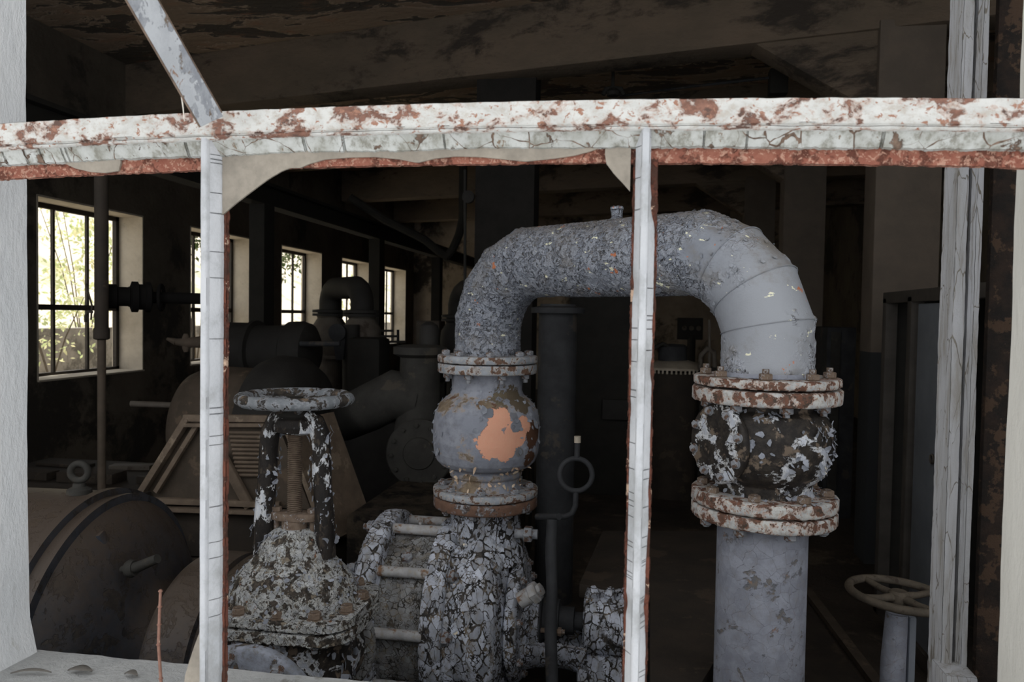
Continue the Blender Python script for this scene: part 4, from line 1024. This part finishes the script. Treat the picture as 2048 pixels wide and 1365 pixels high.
part(sp1, 'wire', MB().tube([P(172, 568, 3.46), P(178, 590, 3.46), P(184, 612, 3.46), P(182, 640, 3.46)], .004, 8), M['brown_dark'])
# horizontal valve line behind the first mullion
hp = thing('valve_line', P(300, 600, 3.7), 'dark horizontal pipe with couplings and a small hand wheel before the left windows', 'pipe')
l0, l1 = P(192, 592, 3.62), P(436, 599, 3.90); ax = (l1-l0).normalized(); LL = (l1-l0).length
part(hp, 'pipe', MB().cyl(l0, l1, .028, 24), M['black_iron'])
def onl(px): return l0 + ax*((px-192)/(436-192)*LL)
part(hp, 'coupling', MB().lathe(onl(208), ax, [(.05,0),(.058,.01),(.058,.05),(.046,.055),(.046,.10),(.05,.105)], 24), M['black_iron'])
part(hp, 'valve_body', MB().lathe(onl(256), ax, [(.05,0),(.074,.008),(.074,.035),(.062,.04),(.062,.065),(.074,.07),(.074,.09),(.04,.10)], 28), M['black_iron'])
hc = onl(318)
vx = Vector((.93, .36, 0)).normalized()
wh = MB().torus(hc, vx, .060, .009, 40, 10)
for k in range(3):
    t = 2*math.pi*k/3+.4; u, v, _ = basis(vx); wh.tube([hc, hc+(u*math.cos(t)+v*math.sin(t))*.06], .007, 8)
part(hp, 'hand_wheel', wh, M['black_iron'])
# dark round motor and brown casing behind the mullion
rm = thing('round_motor', P(500, 800, 4.7)*Vector((1,1,0)) if False else Vector((P(500,800,4.7).x, P(500,800,4.7).y, 0)), 'brown and black round-bodied motor behind the hexagonal housing', 'motor')
c = P(480, 930, 4.6); 
part(rm, 'casing', MB().lathe(P(396, 852, 4.6), AX, [(.08,-.05),(.24,-.045),(.32,.0),(.355,.08),(.36,.20),(.35,.46),(.2,.48)], 70, res=.05), M['brown'], angle=50)
part(rm, 'black_casing', MB().lathe(P(560, 870, 4.55), AX, [(.2,-.1),(.44,-.08),(.47,0),(.46,.12),(.40,.20),(.2,.22)], 70), M['drum_dark'], angle=50)
part(rm, 'pipe_stub', MB().cyl(P(262, 808, 4.4), P(372, 812, 4.4), .017, 16), M['iron_warm'])
part(rm, 'drain_cock', MB().tube([P(410, 684, 4.2), P(372, 686, 4.2), P(352, 684, 4.2)], [.035, .026, .018], 14).lathe(P(372, 668, 4.2), (0,0,-1), [(.012,0),(.02,.02),(.02,.08),(.012,.1)], 14).tube([P(352, 684, 4.2), P(334, 678, 4.2)], [.02, .008], 10), M['brown'])
part(rm, 'base', MB().box((P(400,905,4.6).x, c.y-.25, 0), (P(600,905,4.5).x, c.y+.25, .45)), M['drum_dark'])
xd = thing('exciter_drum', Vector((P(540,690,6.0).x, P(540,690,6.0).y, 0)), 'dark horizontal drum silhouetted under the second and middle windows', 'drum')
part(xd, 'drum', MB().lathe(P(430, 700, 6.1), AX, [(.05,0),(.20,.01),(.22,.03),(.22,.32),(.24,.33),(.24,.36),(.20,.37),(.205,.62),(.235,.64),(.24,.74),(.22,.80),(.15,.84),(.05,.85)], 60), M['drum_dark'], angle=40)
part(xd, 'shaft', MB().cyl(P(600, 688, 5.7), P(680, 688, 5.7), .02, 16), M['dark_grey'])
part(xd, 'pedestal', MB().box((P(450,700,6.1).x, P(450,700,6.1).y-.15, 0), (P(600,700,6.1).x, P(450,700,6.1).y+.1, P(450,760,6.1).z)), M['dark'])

def far_goose(A, B, zf, zt, r, label, mat, bodymat, tube=.11, foot=None):
    foot = zf-.9 if foot is None else foot
    A = Vector((A.x, A.y, 0)); B = Vector((B.x, B.y, 0))
    t = thing('gooseneck_pipe', A.lerp(B, .5)+Vector((0,0,foot)), label, 'pipe')
    part(t, 'pipe_bend', MB().tube(goose_path(A, B, zf, zf, zt, r), tube, 36), mat, angle=40)
    for c in (A, B):
        part(t, 'flange', MB().lathe((c.x, c.y, zf-.03), (0,0,1), [(.17,0),(.17,.025),(.12,.026),(.12,.032),(.17,.033),(.17,.06),(.11,.065)], 36), mat)
        part(t, 'valve_body', MB().lathe((c.x, c.y, zf-.45), (0,0,1), [(.17,0),(.17,.03),(.12,.04),(.17,.12),(.18,.22),(.17,.32),(.12,.40),(.13,.42)], 36), bodymat)
        part(t, 'stand_pipe', MB().cyl((c.x, c.y, foot), (c.x, c.y, zf-.45), .11, 30), bodymat)
    return t
A_, B_ = P(664, 628, 7.3), P(722, 628, 6.9)
far_goose(P(660, 628, 7.6), P(724, 628, 7.0), Z(.0), Z(.24), .16, 'dark gooseneck pipe of the second pump set, before the fourth window', M['drum_dark'], M['iron_warm'], .105)
far_goose(P(917, 633, 7.6), P(1010, 633, 6.9), Z(-.03), Z(.24), .18, 'dim gooseneck pipe half hidden behind the big left elbow', M['drum_dark'], M['drum_dark'], .105, 0.0)
fp = thing('far_pump', Vector((P(700,800,6.9).x, P(700,800,6.9).y, 0)), 'dark valve and pump cluster under the far gooseneck pipe', 'pump')
q = P(680, 690, 6.9)
part(fp, 'bracket', MB().lathe(P(677, 665, 6.7), (.1,-1,0), [(.075,0),(.075,.05)], 30).poly([P(662, 665, 6.7), P(692, 665, 6.7), P(686, 720, 6.7), P(672, 722, 6.7)], (0,.05,0)), M['dark_grey'])
part(fp, 'column_pipe', MB().cyl(P(702, 860, 6.8), P(702, 650, 6.8), .075, 24), M['drum_dark'])
part(fp, 'casing', MB().box((q.x+.22, q.y-.42, Z(-.9)), (q.x+.52, q.y-.12, P(700,672,6.9).z)), M['dark'], bevel=.05)
part(fp, 'terminal_rack', MB().bar(P(760, 662, 6.8), P(787, 662, 6.8), .02, .02).bar(P(760, 673, 6.8), P(795, 673, 6.8), .03, .02).bar(P(796, 660, 6.8), P(796, 690, 6.8), .02, .02, up=(0,1,0)).bar(P(760, 684, 6.8), P(812, 684, 6.8), .015, .02), M['dark'])
part(fp, 'base', MB().box((q.x-.4, q.y-.5, 0), (q.x+.95, q.y+.95, Z(-.9))), M['drum_dark'])

# dusty grey pump in the middle distance: vertical body, sweeping pipe and bolted disc
mp = thing('volute_pump', Vector((P(840,900,4.4).x, P(840,900,4.4).y, 0)), 'dim grey pump with a bolted round cover and sweeping pipe, left of the salmon-patched valve', 'pump')
vb = P(838, 900, 4.5)
part(mp, 'vertical_body', MB().lathe((vb.x, vb.y, 0), (0,0,1), [(.17,P(840, 962, 4.25).z+.001),(.17,P(838,905,4.5).z),(.145,P(838,860,4.5).z),(.12,P(838,800,4.5).z),(.115,P(838,715,4.5).z),(.155,P(838,708,4.5).z),(.155,P(838,694,4.5).z),(.11,P(838,690,4.5).z)], 48), M['mid_grey'], angle=35)
dc = P(838, 908, 4.22); dn = Vector((.05,-1,.05)).normalized()
part(mp, 'round_cover', MB().lathe(dc, dn, [(.14,-.05),(.188,-.04),(.188,-.005),(.182,0),(.09,.0),(.085,.012),(0,.014)], 60), M['mid_grey'], angle=35)
bolt_ring(mp, dc, dn, .155, 12, .013, M['mid_grey'], .1, .004)
part(mp, 'sweep_pipe', MB().tube([P(652, 838, 5.3), P(690, 838, 4.9), P(740, 815, 4.55), P(790, 790, 4.5), P(838, 800, 4.5)], [.14,.14,.14,.14,.14], 40, res=.08), M['mid_grey'], angle=80)
lx0, lx1 = P(765, 1000, 4.0).x, P(1000, 1000, 4.0).x
lz = P(840, 962, 4.25).z
tag(MB().box((lx0, 3.30, 0), (lx1, 5.2, lz)).build('rubble_ledge', M['rubble'], bevel=.02), 'brown rubble-covered masonry ledge under the dim volute pump', 'plinth')
part(mp, 'dome_cap', MB().lathe(P(858, 694, 4.6), (0,0,1), [(.06,0),(.06,.10),(.05,.13),(.02,.15)], 24), M['drum_dark'])
tb = thing('switch_box', Vector((P(850,650,8.).x, P(850,650,8.).y, P(850,760,8.).z)), 'small pale framed box standing before the far wall beyond the left valve', 'box')
part(tb, 'case', MB().box((P(832,650,8.).x, P(850,650,8.).y, P(850,760,8.).z), (P(880,650,8.).x, P(850,650,8.).y+.25, P(850,642,8.).z)), M['iron_warm'], bevel=.01)
part(tb, 'door', MB().box((P(842,650,7.98).x, P(850,650,7.98).y-.01, P(850,700,8.).z), (P(872,650,7.98).x, P(850,650,7.98).y+.02, P(850,650,8.).z)), M['dark'])
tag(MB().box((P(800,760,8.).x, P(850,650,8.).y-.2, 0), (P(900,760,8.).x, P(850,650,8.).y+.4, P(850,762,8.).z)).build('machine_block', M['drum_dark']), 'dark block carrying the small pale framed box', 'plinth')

# second standing pipe behind the gooseneck
bp = thing('standpipe', Vector((P(1115,700,4.3).x, P(1115,700,4.3).y, 0)), 'dark vertical standpipe with a capped top under the gooseneck arch', 'pipe')
c = P(1115, 700, 4.3)
part(bp, 'pipe', MB().cyl((c.x, c.y, 0), (c.x, c.y, P(1115,625,4.3).z), .108, 48), M['dark_grey'])
part(bp, 'cap', MB().lathe((c.x, c.y, P(1115,627,4.3).z), (0,0,1), [(.15,0),(.15,.03),(.10,.04),(.10,.05)], 48), M['dark_grey'])
# ring-handled rod
rk = thing('ring_handle_rod', P(1105, 1300, 2.2)*1.0, 'black iron rod with a ring handle and light tip standing behind the pump', 'rod')
d = 2.45
part(rk, 'ring', MB().torus(P(1152, 950, d), (.1,-1,.05), .0515, .0085, 48, 14), M['dark_grey'])
part(rk, 'stem', MB().cyl(P(1154, 915, d), P(1155, 885, d), .009, 14).tube([P(1152, 985, d), P(1151, 1012, d), P(1144, 1028, d), P(1130, 1034, d), P(1075, 1034, d)], .009, 12), M['dark_grey'])
part(rk, 'tip', MB().cyl(P(1155, 886, d), P(1155, 873, d), .011, 14), M['porcelain'])
q = P(1105, 1040, 2.3)
part(rk, 'rod', MB().tube([q, P(1102, 1100, 2.28), P(1104, 1180, 2.26), P(1101, 1260, 2.24), P(1105, 1400, 2.2), Vector((P(1105,1400,2.2).x, P(1105,1400,2.2).y, .26))], [.017,.018,.0165,.018,.018,.018], 20, res=.03), M['dark_grey'])
part(rk, 'crossbar', MB().cyl(P(1075, 1034, 2.42), P(1118, 1034, 2.30), .010, 12), M['dark_grey'])
# large flat-topped machine base under the arch
fb = MB(); zt = Z(-.93)
def onz(px, py, z):
    r = ray(px, py); return CM.translation + r*((z-CAMZ)/r.z)
pp = [onz(1205, 1062, zt), onz(1470, 1066, zt), onz(1440, 1385, zt), onz(1290, 1450, zt), onz(1130, 1290, zt), onz(1155, 1180, zt)]
pp[2:5] = [onz(1600, 1300, zt), onz(1180, 1300, zt)]
fb.poly([onz(1205, 1062, zt), onz(1440, 1062, zt), onz(1480, 1240, zt), onz(1400, 1372, zt), onz(1300, 1372, zt), onz(1300, 1185, zt), onz(1158, 1168, zt)], (0, 0, -.05))
t = thing('work_table', Vector((pp[0].x+.3, pp[0].y-.5, 0)), 'wide dark flat-topped steel table under the gooseneck arch', 'table')
part(t, 'table_top', fb, M['brown_dark'], bevel=.006)
lg = MB(); 
for px, py in ((1215, 1075), (1430, 1075), (1315, 1355), (1395, 1355)):
    q = onz(px, py, zt); part(t, 'leg', MB().box((q.x-.03, q.y-.03, 0), (q.x+.03, q.y+.03, zt-.05)), M['dark'])
# back wall equipment seen through the arch
gb = thing('gauge_panel', P(1383, 690, 11.), 'dark square gauge panel on the far wall, seen under the arch', 'panel')
part(gb, 'panel', MB().box((P(1355,650,11.).x, P(1383,650,11.).y, P(1383,680,11.).z), (P(1406,650,11.).x, P(1383,650,11.).y+.1, P(1383,636,11.).z)), M['drum_dark'], bevel=.01)
part(gb, 'stand', MB().cyl((P(1383,690,11.).x, P(1383,690,11.).y+.05, 0), (P(1383,690,11.).x, P(1383,690,11.).y+.05, P(1383,675,11.).z), .06), M['drum_dark'])
for dx in (-.1, 0, .1): part(gb, 'gauge', MB().lathe(P(1383,657,10.98)+Vector((dx,0,0)), (0,-1,0), [(.035,0),(.035,.02),(.02,.022)], 20), M['iron_warm'])
tk = thing('round_tank', Vector((P(1350,800,7.).x, P(1350,800,7.).y, 0)), 'round tank with a pale toothed rim under the arch', 'tank')
c = P(1349, 760, 7.); 
part(tk, 'shell', MB().lathe((c.x, c.y, 0), (0,0,1), [(.28,0),(.28,P(1340,742,7.).z)], 60), M['brown_dark'])
m = MB().lathe((c.x, c.y, P(1340,738,7.).z), (0,0,1), [(.30,0),(.30,.02),(.24,.05),(.12,.08),(.0,.085)], 60)
for k in range(48):
    t_ = 2*math.pi*k/48; m.box((-.008,-.008,-.02), (.008,.008,.02), Matrix.Translation((c.x+.30*math.cos(t_), c.y+.30*math.sin(t_), P(1340,740,7.).z)))
part(tk, 'toothed_lid', m, M['porcelain'])
part(tk, 'hub', MB().lathe((c.x-.02, c.y, P(1340,724,7.).z), (0,0,1), [(.13,0),(.13,.14),(.10,.16),(0,.165)], 40), M['dark_grey'])
part(tk, 'handle', MB().tube([P(1300,735,6.9), P(1302,700,6.9), P(1325,688,6.9), P(1345,697,6.9), P(1352,735,6.9)], .018, 12), M['dark'])
vt = thing('overflow_pipes', Vector((P(1418,720,6.6).x, P(1418,720,6.6).y, 0)), 'thin pale bent pipes beside the toothed tank', 'pipe')
part(vt, 'pipe', MB().cyl(P(1419,735,6.6), P(1419,640,6.6), .012, 10).tube([P(1400,740,6.6), P(1402,712,6.6), P(1415,698,6.6), P(1428,705,6.6), P(1430,745,6.6)], .02, 12), M['iron_warm'])
part(vt, 'stand', MB().box((P(1400,745,6.6).x, P(1419,745,6.6).y-.03, 0), (P(1432,745,6.6).x, P(1419,745,6.6).y+.1, P(1419,735,6.6).z)), M['dark'])
# black block added to supply the plain darkness behind the standpipe
sg_ = thing('dark_gap_block', Vector((P(1220,700,6.9).x, P(1220,700,6.9).y, 0)), 'tall black block added for the darkness behind the standpipe and middle mullion', 'cabinet')
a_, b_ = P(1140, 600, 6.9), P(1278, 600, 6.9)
part(sg_, 'block_body', MB().box((a_.x, a_.y, 0), (b_.x, a_.y+.6, P(1220,560,6.9).z)), M['dark'], bevel=.02)
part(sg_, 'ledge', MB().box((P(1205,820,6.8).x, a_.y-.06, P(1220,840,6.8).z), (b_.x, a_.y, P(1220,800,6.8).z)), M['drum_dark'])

# crane rail and its posts
cr_ = thing('crane_rail', (-3.5, 9, Z(1.0)), 'dark steel crane rail running along the left windows on posts', 'crane rail')
part(cr_, 'rail', MB().box((-3.58, 2.2, Z(1.0)), (-3.42, 16.6, Z(1.03))).box((-3.51, 2.2, Z(1.02)), (-3.49, 16.6, Z(1.19))).box((-3.58, 2.2, Z(1.18)), (-3.42, 16.6, Z(1.21))), M['dark'])
for i, (y, xx) in enumerate(((6.75, -3.5), (9.95, -3.5), (13.1, -3.5))):
    part(cr_, 'post', MB().box((xx-.075, y-.1, 0), (xx+.075, y+.1, Z(1.0))), M['dark'])
# drooping cable near the rail end
cb = MB().tube([P(700, 395, 9), P(770, 440, 9), P(850, 480, 9), P(880, 505, 9), P(893, 512, 9), P(905, 500, 9), P(918, 470, 9), P(925, 440, 9), Vector((P(925,440,9).x, P(925,440,9).y, ZC-.01))], .05, 10)
q_ = cb.build('cable_trunk', M['dark']); tag(q_, 'thick black drooping cable under the far beams', 'cable')
hr = thing('hanging_chain', P(930, 400, 6.0), 'thin dark rod hanging from the beam left of the dark column', 'rod')
part(hr, 'rod', MB().cyl(P(930, 640, 6.2), P(930, 340, 6.2), .012, 10), M['drum_dark'])
part(hr, 'pulley', MB().lathe(P(938, 395, 6.2), (0,-1,0), [(.05,0),(.05,.04)], 20), M['drum_dark'])
# ceiling fittings
cf = thing('ceiling_hook', P(1228, 130, 6.2), 'small iron lamp hook hanging below the first ceiling beam', 'hook')
part(cf, 'rod', MB().cyl(P(1226, 100, 6.2), P(1226, 180, 6.2), .014, 10), M['dark'])
part(cf, 'claw', MB().tube([P(1206,190,6.2), P(1212,178,6.2), P(1226,176,6.2), P(1242,178,6.2), P(1248,190,6.2)], .018, 10).lathe(P(1226,192,6.2), (0,0,1), [(.05,0),(.06,.03),(.03,.06)], 16), M['dark'])
cd_ = thing('conduit', P(1400, 170, 6.6), 'thin conduit running across the ceiling to a junction box', 'conduit')
part(cd_, 'pipe', MB().tube([P(1240,192,7.2), P(1390,172,6.6), P(1545,155,6.1)], .012, 10), M['dark_grey'])
part(cd_, 'junction_box', MB().box((-.07,-.06,-.10), (.07,.06,.10), Matrix.Translation(P(1556,165,6.1))), M['dark'], bevel=.01)

# ------------------------------------------------------------------ right side: cabinet row, hand-wheel valve, floor clutter
CX = 1.35; cbt = thing('switch_cabinet', (CX+.25, 4.0, 0), 'row of open grey-blue steel cabinets in front of the two-tone column', 'cabinet')
z1c = Z(.16)
part(cbt, 'carcass', MB().box((CX+.5, 3.0, 0), (CX+.53, 4.48, z1c)).box((CX, 4.45, 0), (CX+.5, 4.48, z1c)).box((CX, 3.0, z1c-.02), (CX+.53, 4.48, z1c)), M['dark'])
fy = MB()
for y in (4.46, 4.07, 3.63, 3.05): fy.box((CX-.03, y-.03, 0), (CX+.03, y+.03, z1c-.03))
fy.box((CX-.03, 3.0, z1c-.06), (CX+.03, 4.49, z1c)); fy.box((CX-.03, 3.0, 0), (CX+.03, 4.49, .08))
part(cbt, 'door_frame', fy, M['cabinet_frame'], bevel=.004)
part(cbt, 'inner_panel', MB().box((CX+.20, 3.10, .05), (CX+.22, 3.60, z1c-.08)), M['cabinet'], bevel=.004)
part(cbt, 'door', MB().box((CX-.012, 3.72, .08), (CX+.008, 4.00, z1c-.07)), M['cabinet'], bevel=.004)
part(cbt, 'door_handle', MB().torus((CX-.02, 3.74, Z(-.62)), (1,0,0), .02, .005, 20, 8), M['iron_warm'])
part(cbt, 'shelf_bracket', MB().box((CX+.0, 3.64, Z(.0)), (CX+.1, 3.9, Z(.02))), M['cabinet_frame'])
sc2 = thing('steel_locker', (P(1690,800,5.4).x, P(1690,800,5.4).y, 0), 'dark grey steel locker between riser pipe and two-tone column', 'locker')
a_, b_ = P(1655, 655, 6.2), P(1716, 655, 6.2)
part(sc2, 'locker_body', MB().box((a_.x, a_.y, 0), (b_.x-.02, a_.y+.5, P(1685, 655, 6.2).z)), M['dark_grey'], bevel=.01)
part(sc2, 'door', MB().box((a_.x+.03, a_.y-.015, .1), (a_.x+.10, a_.y, P(1685, 664, 6.2).z)), M['mid_grey'])
# small hand-wheel valve bottom right
HV = P(1798, 1190, 2.3)
sv = thing('gate_valve', (HV.x, HV.y, 0), 'small valve with a brown spoked hand wheel on a grey stem, lower right', 'valve')
wn_ = Vector((.05, .0, 1)).normalized()
rim = part(sv, 'hand_wheel', MB().torus(HV, wn_, .138, .0125, 80, 18), M['wheel_brown'], angle=80)
s4 = MB()
for k in range(4):
    t = R(28+90*k); u, v, _ = basis(wn_); dr = u*math.cos(t)+v*math.sin(t)
    s4.tube([HV+dr*.02-wn_*.006, HV+dr*.07-wn_*.006, HV+dr*.138], [.013,.010,.010], 12)
part(rim, 'spoke', s4, M['wheel_brown'], M=ROOT[sv])
part(rim, 'hub', MB().lathe(HV-wn_*.03, wn_, [(.026,0),(.030,.01),(.030,.035),(.022,.042),(.012,.043)], 30), M['wheel_brown'], M=ROOT[sv])
part(sv, 'stem', MB().cyl((HV.x, HV.y, .7), HV-wn_*.02, .013, 20), M['thread'])
part(sv, 'yoke_column', MB().tube([Vector((HV.x-.004, HV.y, HV.z-.055)), Vector((HV.x-.010, HV.y, HV.z-.20)), Vector((HV.x-.016, HV.y, .10))], [.030,.034,.040], 40, res=.02), M['pipe_smooth'])
part(sv, 'yoke_column', MB().box((HV.x+.026, HV.y-.02, .12), (HV.x+.046, HV.y+.03, HV.z-.06)), M['cabinet'], bevel=.006)
part(sv, 'valve_foot', MB().lathe((HV.x, HV.y, 0), (0,0,1), [(.14,0),(.14,.03),(.08,.06),(.07,.14),(.04,.2)], 40), M['dark_grey'])
fl = thing('floor_rail', onz(1680, 1280, .02), 'narrow rusty steel rail lying across the floor beside the riser pipe', 'rail')
part(fl, 'rail_bar', MB().bar(onz(1612, 1180, .02), onz(1770, 1390, .02), .05, .03), M['brown'])
jb = P(1383, 1330, 1.62)
js = thing('iron_peg', (jb.x, jb.y, zt), 'black iron peg standing on the table left of the riser pipe', 'peg')
part(js, 'peg', MB().lathe((jb.x, jb.y, zt), (0,0,1), [(.016,0),(.016,.10),(.011,.104)], 20), M['dark'])

tag(MB().poly([onz(1470, 1185, .015), onz(1600, 1185, .015), onz(1745, 1395, .015), onz(1470, 1395, .015)], (0,0,-.012)).build('floor_plate', M['brown_dark']), 'flat brown steel floor plate to the right of the riser pipe', 'floor plate')
# debris on the floor behind the big motor
rnd = random.Random(12)
def rubble(nx_, ny_, x0, y0, dx, dy, label, z=0., mats=('floor','iron_warm','brown_dark')):
    for k in range(nx_*ny_):
        x, y = x0+(k % nx_+.5)*dx, y0+(k//nx_+.5)*dy; L = rnd.uniform(.5, .95)*dx; wd = rnd.uniform(.18, .42)*dy; a = rnd.uniform(-.35, .35); th = rnd.uniform(.02, .07)
        m = MB().box((-L/2, -wd/2, 0), (L/2, wd/2, th), Matrix.Translation((x, y, z+.002)) @ Matrix.Rotation(a, 4, 'Z'))
        o = m.build('wooden_plank', M[rnd.choice(mats)], bevel=.004)
        tag(o, label, 'plank', 'scrap planks on the bench behind the big motor')
q = onz(120, 960, .55)
hb = MB().box((-4.6, 3.6, 0), (-2.75, 5.4, .42)); 
tag(hb.build('brick_bench', M['brown_dark'], bevel=.03), 'low dark masonry bench behind the big motor', 'bench')
rubble(3, 4, -4.5, 3.65, .55, .42, 'weathered scrap plank lying behind the big motor under the nearest window', .42)
q = onz(140, 946, .9)
# twig and leaves on the sill
tw = thing('dry_twig', P(322, 1375, .95)*1.0, 'thin red-brown jointed twig standing on the sill in front of the coupling guard', 'twig')
base = P(325, 1378, .95); base = Vector((base.x, base.y, 1.081)); tp = P(321, 1183, .945); md_ = P(317, 1290, .95)
tpts = [base, P(330, 1378, .95), md_, P(319, 1230, .948), tp]
tpts[1] = base.lerp(md_, .4) + Vector((.0015, 0, 0))
part(tw, 'stem', MB().tube(tpts, [.0022,.0021,.0019,.0018,.0016], 10), M['twig'])
nd = MB()
for i in range(7):
    f = i/6; idx = f*(len(tpts)-1); i0 = min(int(idx), len(tpts)-2); c = tpts[i0].lerp(tpts[i0+1], idx-i0)
    nd.lathe(c-Vector((0,0,.002)), (0,0,1), [(.0012,0),(.0030,.002),(.0012,.004)], 10)
part(tw, 'node', nd, M['twig'])
def leaf(px, py, L, w_, rot, label):
    c = onz(px, py, 1.0845); m = MB(); n = 10; vs = []; 
    for i in range(n+1):
        t = i/n; x = (t-.5)*L; hw_ = w_*math.sin(math.pi*min(max(t,.02),.98))**.7/2; z = .004*math.sin(t*3.1)
        for s_ in (-1, 0, 1): vs.append(Matrix.Rotation(rot, 4, 'Z') @ Vector((x, hw_*s_, z + abs(s_)*.0015)) + c)
    fs = [(i*3+k, i*3+k+1, i*3+k+4, i*3+k+3) for i in range(n) for k in (0, 1)]
    m.add(vs, fs); o = m.build('dry_leaf', M['leaf_dry']); s = o.modifiers.new('s', 'SOLIDIFY'); s.thickness = .0008
    tag(o, label, 'leaf')
leaf(62, 1348, .055, .008, .25, 'long narrow grey dry leaf on the sill beside the left pillar')
leaf(160, 1344, .036, .016, .1, 'broad dry leaf on the sill midway between pillar and twig')
leaf(262, 1352, .022, .012, -.1, 'small dry leaf on the sill close to the twig')
